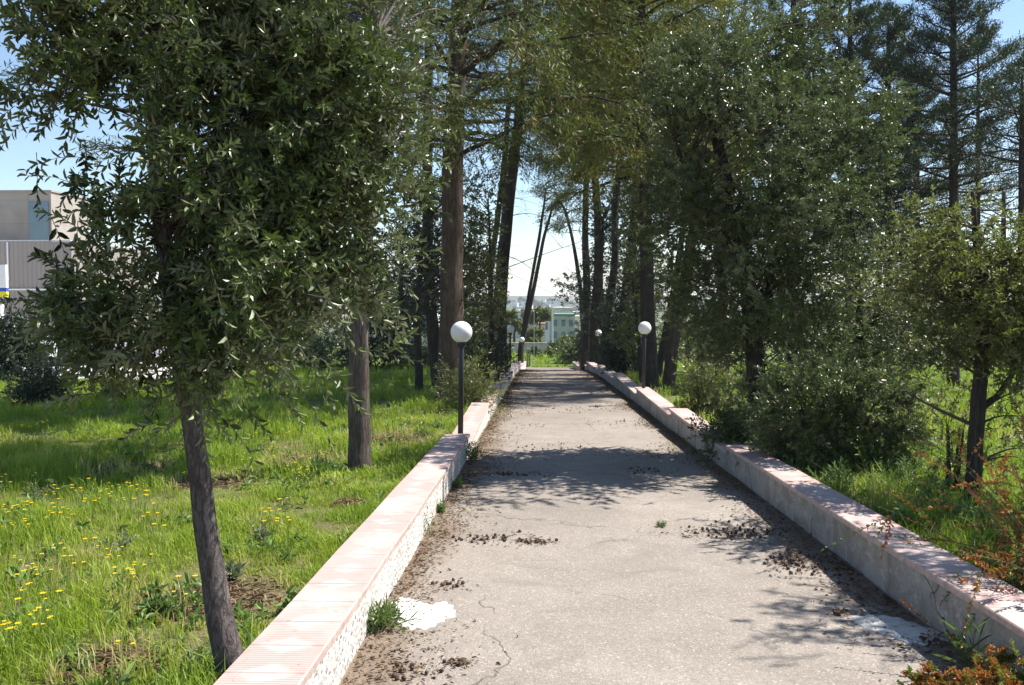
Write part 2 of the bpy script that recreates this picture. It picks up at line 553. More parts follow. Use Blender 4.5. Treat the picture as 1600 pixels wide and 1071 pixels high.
def tile_mat(x0):
    """ribbed pink coping tiles, 0.30 m, with a pale diamond on each; y runs along the wall"""
    m, nt, out = new_mat("ribbed_pink_tile"); b = NB(nt)
    p = b.pos()
    sx = b.n("ShaderNodeSeparateXYZ"); b.l(p, sx.inputs[0]); X, Y = sx.outputs[0], sx.outputs[1]
    v = b.math('FRACT', b.math('DIVIDE', b.math('ADD', Y, 30.0), .30))
    vh = b.math('FRACT', b.math('ADD', v, .5))
    u = b.math('DIVIDE', b.math('SUBTRACT', X, x0), .32)
    au = b.math('ABSOLUTE', b.math('SUBTRACT', u, .5)); av = b.math('ABSOLUTE', b.math('SUBTRACT', v, .5))
    dia = b.math('ADD', au, b.math('MULTIPLY', b.math('ABSOLUTE', b.math('SUBTRACT', vh, .5)), 1.1))
    n1 = b.noise(p, 7, 6, .7); n2 = b.noise(p, 1.5, 4, .6); n3 = b.noise(p, 80, 3)
    edge = b.ramp(b.math('ADD', dia, b.math('MULTIPLY', b.math('SUBTRACT', n1, .5), .55)), .26, .44)
    rib = b.math('SINE', b.math('MULTIPLY', Y, 2 * math.pi / .022))
    ribm = b.ramp(rib, .1, .9)
    tid = b.n("ShaderNodeTexWhiteNoise", noise_dimensions='1D'); b.l(b.math('FLOOR', b.math('DIVIDE', b.math('ADD', Y, 30.0), .30)), tid.inputs['W'])
    c = b.mix(edge, (.46, .395, .365), (.44, .325, .295))
    c = b.mix(b.math('MULTIPLY', ribm, b.math('ADD', .2, b.math('MULTIPLY', edge, .6))), c, (.36, .17, .15))
    c = b.mix(b.ramp(tid.outputs[0], 0, 1, 0, .45), c, (.42, .34, .31))
    c = b.mix(b.ramp(n2, .5, .68, 0, .55), c, (.54, .48, .43))
    c = b.mix(b.ramp(n1, .55, .70, 0, .6), c, (.30, .24, .21))
    c = b.mix(b.ramp(n3, .55, .75, 0, .25), c, (.26, .2, .17))
    jt = b.ramp(av, .474, .484)
    c = b.mix(b.math('MULTIPLY', jt, b.ramp(n1, .3, .6, .4, 1)), c, (.24, .20, .18))
    # wear where the centre of a tile has chipped
    chip = b.math('MULTIPLY', b.ramp(b.noise(p, 11, 5, .7), .66, .70), .8)
    c = b.mix(chip, c, (.16, .13, .11))
    h = b.math('SUBTRACT', b.math('MULTIPLY', b.math('SUBTRACT', 1, ribm), .5), b.math('MULTIPLY', jt, 1.2))
    b.l(b.bsdf(c, .7, .3, h, .5, .003), out.inputs[0])
    return m


def concrete_panels():
    m, nt, out = new_mat("concrete_cladding"); b = NB(nt)
    p = b.pos()
    sx = b.n("ShaderNodeSeparateXYZ"); b.l(p, sx.inputs[0]); Z = sx.outputs[2]; X = sx.outputs[0]
    j = b.math('MAXIMUM', b.ramp(b.math('ABSOLUTE', b.math('SUBTRACT', b.math('FRACT', b.math('DIVIDE', Z, 1.9)), .5)), .485, .492),
               b.ramp(b.math('ABSOLUTE', b.math('SUBTRACT', b.math('FRACT', b.math('DIVIDE', X, 2.6)), .5)), .489, .495))
    c = b.mix(b.ramp(b.noise(p, .8, 6), .3, .7), (.30, .265, .235), (.38, .335, .30))
    c = b.mix(b.math('MULTIPLY', j, .5), c, (.2, .17, .16))
    b.l(b.bsdf(c, .9, .15), out.inputs[0])
    return m


def ribbed_cladding():
    m, nt, out = new_mat("ribbed_cladding"); b = NB(nt)
    p = b.pos()
    sx = b.n("ShaderNodeSeparateXYZ"); b.l(p, sx.inputs[0]); X = sx.outputs[0]
    w = b.math('SINE', b.math('MULTIPLY', X, 2 * math.pi / .35))
    c = b.mix(b.ramp(w, .2, .9, 0, .5), (.30, .265, .24), (.20, .175, .155))
    c = b.mix(b.ramp(b.noise(b.pos((1, 1, .2)), 1.2, 5), .4, .7, 0, .4), c, (.25, .23, .21))
    b.l(b.bsdf(c, .85, .2, w, .4, .03), out.inputs[0])
    return m


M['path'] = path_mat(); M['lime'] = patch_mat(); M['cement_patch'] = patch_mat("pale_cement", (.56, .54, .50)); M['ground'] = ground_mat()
M['wall_l'] = plaster_left(); M['wall_r'] = plaster_right()
M['tile_l'] = tile_mat(-1.2); M['tile_r'] = tile_mat(2.09)
M['tile_edge'] = flat_mat("tile_edge", (.42, .31, .27), .7, .3, .25, 20)
M['globe'] = globe_mat()
M['panels'] = concrete_panels(); M['ribbed'] = ribbed_cladding()
M['glass'] = flat_mat("window_glass", (.10, .17, .22), .08, .8, .2, .5)
M['white'] = flat_mat("white_paint", (.74, .74, .73), .5, .4, .06)
M['litter'] = leaf_mat("dry_leaf", (.13, .08, .045), (.28, .19, .12), None, .1, .8, .2, (.06, .04, .025), .8)
M['cone'] = flat_mat("cypress_cone", (.085, .055, .038), .8, .2, .4, 90)
M['pavement'] = flat_mat("pale_forecourt", (.46, .43, .42), .9, .2, .1, 1.5)
M['dark_rubber'] = flat_mat("black_rubber", (.022, .022, .024), .75, .3, .3, 20)
M['awning'] = flat_mat("white_canvas", (.80, .79, .77), .8, .2, .05)
M['yellow'] = leaf_mat("yellow_petal", (.75, .52, .012), (.80, .62, .02), None, .25, .6, .3)
M['stalk'] = flat_mat("green_stalk", (.09, .14, .035), .7)

# ------------------------------------------------------------------ the setting: ground, path, forecourt
def axis(segs):
    out = []
    for a, b_, n in segs:
        out += list(np.linspace(a, b_, n, endpoint=False))
    return out


xs = axis([(-3500, -400, 16), (-400, -60, 22), (-60, -12, 40), (-12, -1.4, 46)]) + [-1.16, -1.0] + axis([(-.8, 2.2, 5)]) + [2.2, 2.35, 2.5] + axis([(2.8, 14, 44), (14, 60, 38), (60, 400, 22), (400, 3500, 16)]) + [3500]
ys = axis([(-16, 1, 12), (1, 30, 100), (30, 62, 70), (62, 140, 40), (140, 500, 30), (500, 2200, 34), (2200, 3600, 10)]) + [3600]
XX, YY = np.meshgrid(xs, ys)
ZZ = gz(XX, YY)
nx, ny = len(xs), len(ys)
ii = (np.arange(ny - 1)[:, None] * nx + np.arange(nx - 1)[None]).ravel()
me = mesh_np("ground", np.stack([XX, YY, ZZ], -1).reshape(-1, 3), [np.stack([ii, ii + 1, ii + nx + 1, ii + nx], 1)], M['ground'], smooth=True)
tag(link("ground", me), kind="structure")

px_ = np.linspace(-.95, 2.2, 24); py_ = np.concatenate([np.linspace(-12, 30, 190, endpoint=False), np.linspace(30, 57.5, 60)])
XX, YY = np.meshgrid(px_, py_)


def pz(x, y):
    return prof(y) + 0.006 * sn(x, y, 2.3, 7) + .010 * sn(x, y, .7, 2)


ZZ = pz(XX, YY)
nx, ny = len(px_), len(py_)
ii = (np.arange(ny - 1)[:, None] * nx + np.arange(nx - 1)[None]).ravel()
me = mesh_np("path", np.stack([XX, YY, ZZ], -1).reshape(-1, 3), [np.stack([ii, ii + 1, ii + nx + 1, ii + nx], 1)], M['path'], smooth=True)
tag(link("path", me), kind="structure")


def sheet(name, poly_x, poly_y, fz, mat, dz, mask=None):
    XX, YY = np.meshgrid(poly_x, poly_y)
    nx, ny = len(poly_x), len(poly_y)
    ii = (np.arange(ny - 1)[:, None] * nx + np.arange(nx - 1)[None]).ravel()
    V = np.stack([XX, YY, fz(XX, YY) + dz], -1).reshape(-1, 3)
    F = np.stack([ii, ii + 1, ii + nx + 1, ii + nx], 1)
    if mask is not None:
        c = V[F].mean(1)
        F = F[mask(c[:, 0], c[:, 1])]
    return link(name, mesh_np(name, V, [F], mat, smooth=True))


o = sheet("forecourt", np.linspace(-60, -9, 60), np.linspace(27, 75, 50), gz, M['pavement'], .05,
          lambda x, y: (x < -10.5 - .22 * (y - 27) + .5 * np.sin(y)))
tag(o, kind="structure")


def Gp(px, py, off=0.0, f=None):
    """point of the path (or ground) seen at a pixel"""
    f = f or (lambda x, y: prof(y))
    lo, hi = 1.5, 300.0
    for _ in range(50):
        mid = (lo + hi) / 2
        p = P(px, py, mid)
        if p[2] > f(p[0], p[1]) + off: lo = mid
        else: hi = mid
    return P(px, py, lo)


# pale spilt-lime patches lying on the asphalt
def blob_sheet(name, outline, mat, label, cat):
    c = np.mean([Gp(*q) for q in outline], axis=0)
    pts = np.array([Gp(*q) for q in outline])
    n = len(pts); res = []
    for i in range(n):
        a, b_ = pts[i], pts[(i + 1) % n]
        for t in np.linspace(0, 1, 8, endpoint=False):
            q = a * (1 - t) + b_ * t
            q = q + (q - c) * .06 * math.sin(i * 3.1 + t * 9)
            res.append(q)
    res = np.array(res)
    rings = [c[None] + (res - c) * k for k in (1.0, .97, .6)]
    V = np.vstack(rings + [c[None]]); m = len(res)
    top = [pz(V[:, 0], V[:, 1]) + np.concatenate([np.full(m, .001), np.full(m, .007), np.full(m, .009), [.010]])]
    V[:, 2] = top[0]
    k = np.arange(m); k2 = (k + 1) % m
    Q = np.vstack([np.stack([k, k2, m + k2, m + k], 1), np.stack([m + k, m + k2, 2 * m + k2, 2 * m + k], 1)])
    T = np.stack([2 * m + k, 2 * m + k2, np.full(m, 3 * m)], 1)
    me = mesh_np(name, V - c, [T, Q], mat, smooth=True)
    return tag(link(name, me, loc=c), label, cat)


blob_sheet("lime_patch", [(606, 945), (628, 934), (650, 938), (672, 946), (694, 940), (708, 948), (712, 962), (690, 972), (668, 984), (640, 984), (622, 974), (612, 966), (622, 954)],
           M['lime'], "white dried lime patch spilt on the asphalt beside the left wall", "spill")
blob_sheet("cement_patch", [(1330, 962), (1362, 958), (1400, 962), (1436, 974), (1470, 986), (1480, 1000), (1450, 1006), (1418, 1004), (1392, 992), (1350, 982)],
           M['cement_patch'], "pale cement patch on the asphalt beside the right wall", "patch")


# ------------------------------------------------------------------ the two low walls
def wall(name, label, xb0, xb1, xc0, xc1, secs, mbody, mtile):
    root = thing(name, (xb0, 0, 0), label, "wall")
    body = MB()
    for (y0, y1, h0, h1) in secs:
        n = max(2, int((y1 - y0) / .5))
        ysx = np.linspace(y0, y1, n + 1)
        hh = np.interp(ysx, [y0, y1], [h0, h1]) - .035
        V = []
        for y, h in zip(ysx, hh):
            z = float(prof(y))
            wv = .006 * math.sin(y * 2.3)
            V += [(xb0, y, z - .35), (xb1 + wv, y, z - .35), (xb1 + wv * .5, y, z + h), (xb0, y, z + h)]
        F = []
        for i in range(n):
            a = i * 4
            for k in range(4):
                F.append((a + k, a + 4 + k, a + 4 + (k + 1) % 4, a + (k + 1) % 4))
        F += [(0, 1, 2, 3), (n * 4 + 3, n * 4 + 2, n * 4 + 1, n * 4)]
        body.add([(x - xb0, y, z) for x, y, z in V], F)
        cap = MB(); V = []
        e = .006
        for y, h in zip(ysx, hh):
            z = float(prof(y)) + .0005
            wv = .003 * math.sin(y * 3.1 + 1)
            V += [(xc0 + wv, y, z + h), (xc1 + wv, y, z + h), (xc1 + wv, y, z + h + .035 - e), (xc1 - e + wv, y, z + h + .035), (xc0 + e + wv, y, z + h + .035), (xc0 + wv, y, z + h + .035 - e)]
        F = []
        for i in range(n):
            a = i * 6
            for k in range(6):
                F.append((a + k, a + 6 + k, a + 6 + (k + 1) % 6, a + (k + 1) % 6))
        F += [tuple(range(6)), tuple(n * 6 + 5 - k for k in range(6))]
        cap.add([(x - xb0, y, z) for x, y, z in V], [f for i, f in enumerate(F) if i % 6 == 3 or i >= 6 * n], 0)
        cap.add([(x - xb0, y, z) for x, y, z in V], [f for i, f in enumerate(F) if i % 6 != 3 and i < 6 * n], 1)
        cap.build("coping", [mtile, M['tile_edge']], root)
    body.build("wall_body", [mbody], root)
    return root


wall("low_wall", "low white roughcast wall with pink tile coping along the sunlit left edge of the path",
     -1.175, -.905, -1.20, -.88, [(-6, 11.2, .30, .30), (11.26, 15.6, .17, .34), (15.6, 21.4, .20, .36), (21.4, 27, .20, .34),
                                  (27, 34, .20, .40), (34, 42, .22, .42), (42, 50, .22, .40), (50, 57.3, .22, .40)], M['wall_l'], M['tile_l'])
wall("low_wall", "low grey cement wall with pink tile coping along the shaded right edge of the path",
     2.13, 2.38, 2.09, 2.40, [(-6, 10.1, .30, .31), (10.1, 14.6, .25, .34), (14.6, 19.8, .24, .36), (19.8, 26, .22, .38), (26, 33, .22, .38),
                              (33, 41, .22, .40), (41, 49, .22, .40), (49, 57.3, .22, .40)], M['wall_r'], M['tile_r'])


# ------------------------------------------------------------------ globe lamps on the walls
def lamp_first():
    root = thing("globe_lamp", (0, 0, 0), "x", "lamp", "globe lamps standing along the path walls")
    b_ = MB(); b_.lathe([(.075, -.02), (.075, .008), (.05, .016), (.043, .03)], 0, 0, 20); BP = b_
    b_ = MB(); b_.lathe([(.034, .01), (.034, 1.16), (.031, 1.165)], 0, 0, 18); post_ = b_.build("post", M['post'], root, smooth=True); BP.build("base_plate", M['post'], post_)
    b_ = MB(); b_.lathe([(.036, 1.13), (.05, 1.15), (.062, 1.175), (.062, 1.20), (.05, 1.205)], 0, 0, 18); b_.build("collar", M['post'], post_, smooth=True)
    b_ = MB(); pr = []
    for i in range(25):
        a = -math.pi / 2 + math.pi * i / 24
        pr.append((max(.135 * math.cos(a), .002), 1.325 + .135 * math.sin(a)))
    b_.lathe(pr, 0, 0, 32); b_.build("globe", M['globe'], root, smooth=True)
    return root


lamp0 = lamp_first()
lamps = [(724, 12.2, None, "nearest globe lamp on the left, standing at the first step in the white wall"),
         (797, 31.0, None, "second globe lamp on the left, in front of the leaning dark pine trunk"),
         (818, 49.0, None, "farthest globe lamp on the left, by the thin leaning double trunk"),
         (1018, 19.5, None, "nearest globe lamp on the right, standing on the right wall before the bare leaning trunk"),
         (941, 38.5, 2.52, "dim globe lamp in deep shade among the dark right trunks"),
         (911, 55.5, 2.60, "small farthest globe lamp on the right, at the end of the path")]
for i, (px, D, xx, lab) in enumerate(lamps):
    o = lamp0 if i == 0 else copy_tree(lamp0)
    p = P(px, 600, D)
    h = .27 if i else .235
    x = (-1.04 if p[0] < 0 else 2.25) if xx is None else xx
    if i == 0: x, D = -1.045, 11.23 + .45
    if i == 2: x = -.98
    o.location = (x, D, float(prof(D)) + (h if xx is None else .15))
    if i == 0: o.location.z = float(prof(D)) + .19; o.scale = (1.05,) * 3
    if i == 4: o.location.z += .1
    o.rotation_euler = (0.012 * math.sin(i * 2), .012 * math.cos(i * 3), i)
    o["label"] = lab


# ------------------------------------------------------------------ trees
def sample_blobs(blobs, n, r, shell=.45, gap=.0, gs=2.0, seed=0):
    """points in ellipsoids (cx,cy,cz,rx,ry,rz[,w]); returns points and outward directions"""
    bl = np.array([b_[:6] for b_ in blobs], float)
    w = np.array([(b_[6] if len(b_) > 6 else 1.0) * (b_[3] * b_[4] * b_[5]) ** .75 for b_ in blobs]); w /= w.sum()
    out, od = [], []
    need = n; tries = 0
    while need > 0:
        tries += 1
        k = r.choice(len(bl), need * 3, p=w)
        d = nrm(r.normal(size=(need * 3, 3)))
        rad = r.random(need * 3) ** shell
        p = bl[k, :3] + d * bl[k, 3:] * rad[:, None]
        if gap > 0 and tries < 6:
            q = sn(p[:, 0] + p[:, 2] * .7, p[:, 1] - p[:, 2] * .9, gs, seed) + .5 * sn(p[:, 2] * 1.3, p[:, 0] - p[:, 1], gs * 2, seed + 3)
            keep = q > (gap - .75)
            p, d, k = p[keep], d[keep], k[keep]
        if len(p) == 0: continue
        p, d, k = p[:need], d[:need], k[:need]
        out.append(p); od.append(nrm(d * bl[k, 3:] ** 0.0 + 0)); need -= len(p)
    return np.vstack(out), np.vstack(od)


def twig_lines(c, d, L, K, droop, r, wob=.12):
    t = np.linspace(0, 1, K)[None, :, None]
    side = nrm(r.normal(size=(len(c), 1, 3)))
    return c[:, None] + d[:, None] * L[:, None, None] * t + side * (L[:, None, None] * wob) * t * t + np.array([0, 0, -1.]) * (droop * L[:, None, None]) * t * t


def leaves_on(lines, M_, lf, wf, r, ang=(.7, 1.1), hexa=True, start=.12, up=.6, fold=.25):
    N, K = lines.shape[:2]
    t = np.clip(start + (1 - start) * (np.arange(M_)[None] + r.random((N, M_)) * .7) / M_, 0, .999)
    f = t * (K - 1); i = f.astype(int); u = (f - i)[..., None]
    idx = np.arange(N)[:, None]
    a, b_ = lines[idx, i], lines[idx, i + 1]
    pos = a * (1 - u) + b_ * u
    T = nrm(b_ - a)
    ref = nrm(r.normal(size=(N, 1, 3)))
    A = nrm(np.cross(T, ref)); B = np.cross(T, A)
    phi = np.arange(M_)[None] * 2.399 + r.random((N, 1)) * 6.28
    s = A * np.cos(phi)[..., None] + B * np.sin(phi)[..., None]
    th = r.uniform(ang[0], ang[1], (N, M_))[..., None]
    th = th * (1 - .55 * t[..., None] ** 3)
    d = nrm(T * np.cos(th) + s * np.sin(th))
    nn = nrm(T * np.sin(th) - s * np.cos(th) + np.array([0, 0, up]) + r.normal(size=d.shape) * .28)
    L = r.uniform(lf * .6, lf * 1.15, (N, M_)); L *= 1 - .35 * t ** 4
    W = L * r.uniform(wf * .8, wf * 1.2, (N, M_))
    return leaf_arrays(pos.reshape(-1, 3), d.reshape(-1, 3), nn.reshape(-1, 3), L.ravel(), W.ravel(), hexa, fold)


def trunk_mesh(polys, base, mat, name, root, n=14, wob=.07, seed=0):
    parts = []
    for j, pl in enumerate(polys):
        pl = np.array(pl, float)
        K = max(8, int(len(pl) * 6))
        t = np.linspace(0, len(pl) - 1, K)
        q = np.stack([np.interp(t, np.arange(len(pl)), pl[:, k]) for k in range(4)], 1)
        for _ in range(2):
            q[1:-1, :3] = (q[:-2, :3] + q[1:-1, :3] * 2 + q[2:, :3]) / 4
        rr = rng(seed + j)
        V, Q, T = tube_arrays(q[:, :3] - base, q[:, 3], n, True, wob, seed + j)
        parts.append((V, [Q, T]))
    V, F = join_parts(parts)
    return link(name, mesh_np(name, V, F, mat, smooth=True), root)


def limb_lines(trunk_pts, targets, r, K=6, sag=.1, lr=.010, lk=.013):
    tp = np.array(trunk_pts)[:, :3]; tr = np.array(trunk_pts)[:, 3]
    L = []; R = []
    for c in targets:
        dist = np.linalg.norm(tp - c, axis=1)
        want = c[2] - dist * .35
        sc = abs(tp[:, 2] - want) + .5 * dist
        k = int(np.argmin(sc)); a = tp[k]
        t = np.linspace(0, 1, K)[:, None]
        ln = a * (1 - t) + c * t
        Ld = np.linalg.norm(c - a)
        ln += np.array([0, 0, 1.]) * (sag * Ld * np.sin(t * math.pi)) + r.normal(size=3) * .07 * Ld * np.sin(t * math.pi)
        L.append(ln)
        r0 = min(tr[k] * .6, lr + Ld * lk)
        R.append(r0 * (1 - .8 * t[:, 0]))
    return np.array(L), np.array(R)


def broadleaf(name, label, cat, base, polys, blobs, seed=1, nc=60, per=12, cr=.22, twig=.3, nleaf=16, lf=.06, wf=.33, leaf='oak_leaf',
              bark='bark', hexa=True, droop=.15, gap=.0, gs=2.0, up=.35, spread=.8, extra=None, twig_r=.003, lk=.013, group=None, shell=.45, trunk_name="trunk", trunk_sides=14):
    r = rng(seed)
    base = np.array(base, float)
    root = thing(name, base, label, cat, group)
    if polys:
        trunk_mesh(polys, base, M[bark], trunk_name, root, seed=seed, n=trunk_sides)
    C, O = sample_blobs(blobs, nc, r, shell, gap, gs, seed)
    parts = []
    if polys:
        dense = []
        for pl in polys:
            pl = np.array(pl, float); t = np.linspace(0, len(pl) - 1, 30)
            dense.append(np.stack([np.interp(t, np.arange(len(pl)), pl[:, k]) for k in range(4)], 1))
        dense = np.vstack(dense)
    else:
        dense = np.array([[base[0] + r.uniform(-.1, .1), base[1] + r.uniform(-.1, .1), base[2], .03] for _ in range(5)])
    LL, RR = limb_lines(dense, C, r, lr=min(.01, lk * .6), lk=lk)
    V, Q = tubes_np(LL, RR, 5); parts.append((V - base, [Q]))
    cc = np.repeat(C, per, 0) + r.normal(size=(nc * per, 3)) * cr
    dd = nrm(np.repeat(O, per, 0) * spread + r.normal(size=(nc * per, 3)) * .55 + np.array([0, 0, up]))
    Lt = r.uniform(twig * .5, twig * 1.25, len(cc))
    tl = twig_lines(cc, dd, Lt, 5, droop, r)
    if extra is not None:           # long single shoots: list of polylines (5 points)
        ex = np.array(extra, float)
        k = min(len(ex), len(tl)); tl[:k] = ex[:k]
    V, Q = tubes_np(tl, np.linspace(1, .3, 5)[None] * np.full((len(tl), 1), twig_r), 3); parts.append((V - base, [Q]))
    V, F = join_parts(parts)
    link("branches", mesh_np("branches", V, F, M['twig' if twig_r < .01 else bark], smooth=True), root)
    V, F, k = leaves_on(tl, nleaf, lf, wf, r, hexa=hexa)
    nf = len(F) // k
    # each clump a little different in tint, each leaf too
    tint = np.repeat(r.random(nc), per * nleaf) * .45 + r.random(nc * per * nleaf) * .55
    link("crown", mesh_np("crown", V - base, [F], M[leaf], var=np.repeat(tint, k), smooth=False), root)
    return root


def conifer(name, label, cat, base, polys, h0, h1, Lf, nbr, seed=1, elev=(.0, .35), bend=.25, tw=9, twl=.3, needles=40, nl=.07, nw=.14, mat='cyp', bark='bark_dark',
            bare=.3, hang=.0, twig_mat='bark_dark', dead=None, group=None, az=None, clumpy=.06, stubs=0, stub_l=1.0, nt_dir=.55):
    """branches from height h0 to h1 along the first trunk; Lf(t) gives branch length for t in 0..1"""
    r = rng(seed)
    base = np.array(base, float)
    root = thing(name, base, label, cat, group)
    trunk_mesh(polys, base, M[bark], "trunk", root, seed=seed, n=14)
    pl = np.array(polys[0], float)
    zz = np.linspace(h0, h1, nbr) + r.normal(size=nbr) * (h1 - h0) / nbr
    zz = np.clip(zz, pl[0, 2] + .2, pl[-1, 2] - .05)
    A = np.stack([np.interp(zz, pl[:, 2], pl[:, k]) for k in range(4)], 1)
    t01 = np.clip((zz - h0) / (h1 - h0), 0, 1)
    if az is None: ph = np.arange(nbr) * 2.399 + r.normal(size=nbr) * .3
    else: ph = r.uniform(az[0], az[1], nbr)
    L = np.array([Lf(t) for t in t01]) * r.uniform(.65, 1.15, nbr)
    el = elev[0] + (elev[1] - elev[0]) * t01 + r.normal(size=nbr) * .12
    d = np.stack([np.cos(ph) * np.cos(el), np.sin(ph) * np.cos(el), np.sin(el)], 1)
    K = 8
    t = np.linspace(0, 1, K)[None, :, None]
    side = nrm(np.cross(d, np.array([0, 0, 1.])))
    LL = A[:, None, :3] + d[:, None] * L[:, None, None] * t + np.array([0, 0, 1.]) * bend * L[:, None, None] * (t * t) \
        + side[:, None] * (r.normal(size=(nbr, 1, 1)) * .12) * L[:, None, None] * t * t + r.normal(size=(nbr, K, 3)) * .015 * L[:, None, None] * t
    RR = np.minimum(A[:, 3] * .45, .010 + L * .014)[:, None] * (1 - .85 * t[0, :, 0][None])
    parts = []
    V, Q = tubes_np(LL, RR, 5); parts.append((V - base, [Q]))
    # side twigs
    idx = np.repeat(np.arange(nbr), tw)
    tt = bare + (1 - bare) * r.random(len(idx)) ** .8
    f = tt * (K - 1.001); i = f.astype(int); u = (f - i)[:, None]
    p = LL[idx, i] * (1 - u) + LL[idx, i + 1] * u
    T = nrm(LL[idx, i + 1] - LL[idx, i])
    sg = np.where(r.random(len(idx)) < .5, -1, 1)[:, None]
    dirn = nrm(T * .7 + side[idx] * sg * r.uniform(.3, 1.0, (len(idx), 1)) + r.normal(size=p.shape) * .25 + np.array([0, 0, .15 - hang]))
    tl = twig_lines(p, dirn, L[idx] * .28 * r.uniform(.5, 1.2, len(idx)) * (1.25 - .7 * tt) + twl * .5, 4, .12 + hang * .5, r)
    V, Q = tubes_np(tl, np.linspace(1, .3, 4)[None] * np.full((len(tl), 1), .007), 3); parts.append((V - base, [Q]))
    if stubs:
        zs = r.uniform(pl[0, 2] + 1.0, h0 + .3 * (h1 - h0), stubs)
        S = np.stack([np.interp(zs, pl[:, 2], pl[:, k]) for k in range(3)], 1)
        a = r.uniform(0, 6.28, stubs)
        sd = np.stack([np.cos(a), np.sin(a), r.uniform(-.3, .5, stubs)], 1)
        sl = twig_lines(S, sd, r.uniform(.3, 1, stubs) * stub_l, 6, .15, r, .3)
        V, Q = tubes_np(sl, np.linspace(1, .2, 6)[None] * np.full((stubs, 1), .014), 4); parts.append((V - base, [Q]))
        a = nrm(r.normal(size=(stubs * 6, 3)) + np.repeat(sd, 6, 0) * .8)
        s2 = twig_lines(sl[np.repeat(np.arange(stubs), 6), r.integers(1, 5, stubs * 6)], a, r.uniform(.1, .5, stubs * 6) * stub_l, 4, .1, r, .3)
        V, Q = tubes_np(s2, np.linspace(1, .3, 4)[None] * np.full((stubs * 6, 1), .005), 3); parts.append((V - base, [Q]))
    V, F = join_parts(parts)
    link("branches", mesh_np("branches", V, F, M[twig_mat], smooth=True), root)
    # foliage: small flat sprays fanned along each twig
    N = len(tl)
    tn = r.random((N, needles)) ** .75
    f = tn * 2.999; i = f.astype(int); u = (f - i)[..., None]
    ar = np.arange(N)[:, None]
    pos = tl[ar, i] * (1 - u) + tl[ar, i + 1] * u + r.normal(size=(N, needles, 3)) * clumpy
    Tn = nrm(tl[ar, i + 1] - tl[ar, i])
    dn = nrm(Tn * nt_dir + r.normal(size=pos.shape) * .6 + np.array([0, 0, .1 - hang * .8]))
    nn = nrm(r.normal(size=pos.shape) + np.array([0, 0, .5]))
    Ln = r.uniform(.5, 1.2, pos.shape[:2]) * nl
    V, F, k = leaf_arrays(pos.reshape(-1, 3), dn.reshape(-1, 3), nn.reshape(-1, 3), Ln.ravel(), (Ln * nw).ravel(), False)
    tint = (np.repeat(r.random(N), needles) * .6 + r.random(N * needles) * .4)
    link("crown", mesh_np("crown", V - base, [F], M[mat], var=tint), root)
    return root


def tp(pts, D, y_off=0.0):
    """trunk polyline from (px,py,width_px[,dD]) at distance D"""
    out = []
    for q in pts:
        d = D + (q[3] if len(q) > 3 else 0)
        p = P(q[0], q[1], d)
        out.append([p[0], p[1], p[2], q[2] / FPX * d / 2])
    return out


def bl(px, py, D, rx, ry, rd, w=1.0):
    p = P(px, py, D)
    return (p[0], p[1], p[2], rx / FPX * D, rd, ry / FPX * D, w)


def shoot(p0, p1, D, sag=.0):
    a, b_ = P(p0[0], p0[1], D), P(p1[0], p1[1], D - .05)
    t = np.linspace(0, 1, 5)[:, None]
    return a * (1 - t) + b_ * t + np.array([0, 0, 1.]) * sag * np.sin(t * math.pi) * np.linalg.norm(b_ - a)


def based(poly, sink=.15):
    """put the foot of a trunk on the ground, with a root flare"""
    p = poly[0]
    g = float(gz(p[0], p[1]))
    poly[0] = [p[0], p[1], g - sink, p[3]]
    return poly, (p[0], p[1], g)

# ---- the young holm oak in front on the left
t1, b1 = based(tp([(392, 1180, 58), (350, 1010, 46), (325, 850, 36), (307, 700, 33), (290, 600, 31), (264, 450, 28), (248, 300, 26), (240, 180, 24), (222, 20, 20), (205, -200, 13)], 3.5))
sh = [shoot((150, 250), (30, 272), 3.3, .12), (shoot((140, 300), (32, 275), 3.25, .1)), shoot((330, 420), (400, 320), 2.9, .05), shoot((350, 350), (402, 360), 2.9, .1),
      shoot((330, 420), (372, 640), 2.8, .1), shoot((380, 470), (460, 600), 2.8, .12), shoot((470, 560), (580, 660), 3.0, .1), shoot((420, 560), (522, 700), 3.0, .12),
      shoot((520, 545), (660, 568), 3.1, .05), shoot((560, 420), (690, 392), 3.2, .06), shoot((560, 360), (655, 480), 3.2, .12), shoot((560, 250), (705, 345), 3.3, .1),
      shoot((600, 120), (690, 200), 3.4, .08), shoot((330, 640), (410, 740), 3.1, .1), shoot((90, 420), (55, 400), 3.3, .1), shoot((90, 480), (40, 505), 3.3, .1),
      shoot((480, 460), (640, 560), 2.9, .12), shoot((470, 420), (560, 560), 2.8, .12), shoot((90, 180), (60, 215), 3.3, .1), shoot((60, 60), (15, 20), 3.3, .1),
      shoot((560, 470), (650, 500), 3.0, .12), shoot((250, 660), (190, 690), 3.2, .1), shoot((500, 560), (560, 640), 3.0, .12), shoot((600, 560), (648, 520), 3.1, .12),
      shoot((640, 250), (700, 260), 3.3, .1), shoot((640, 60), (700, 20), 3.3, .1)]
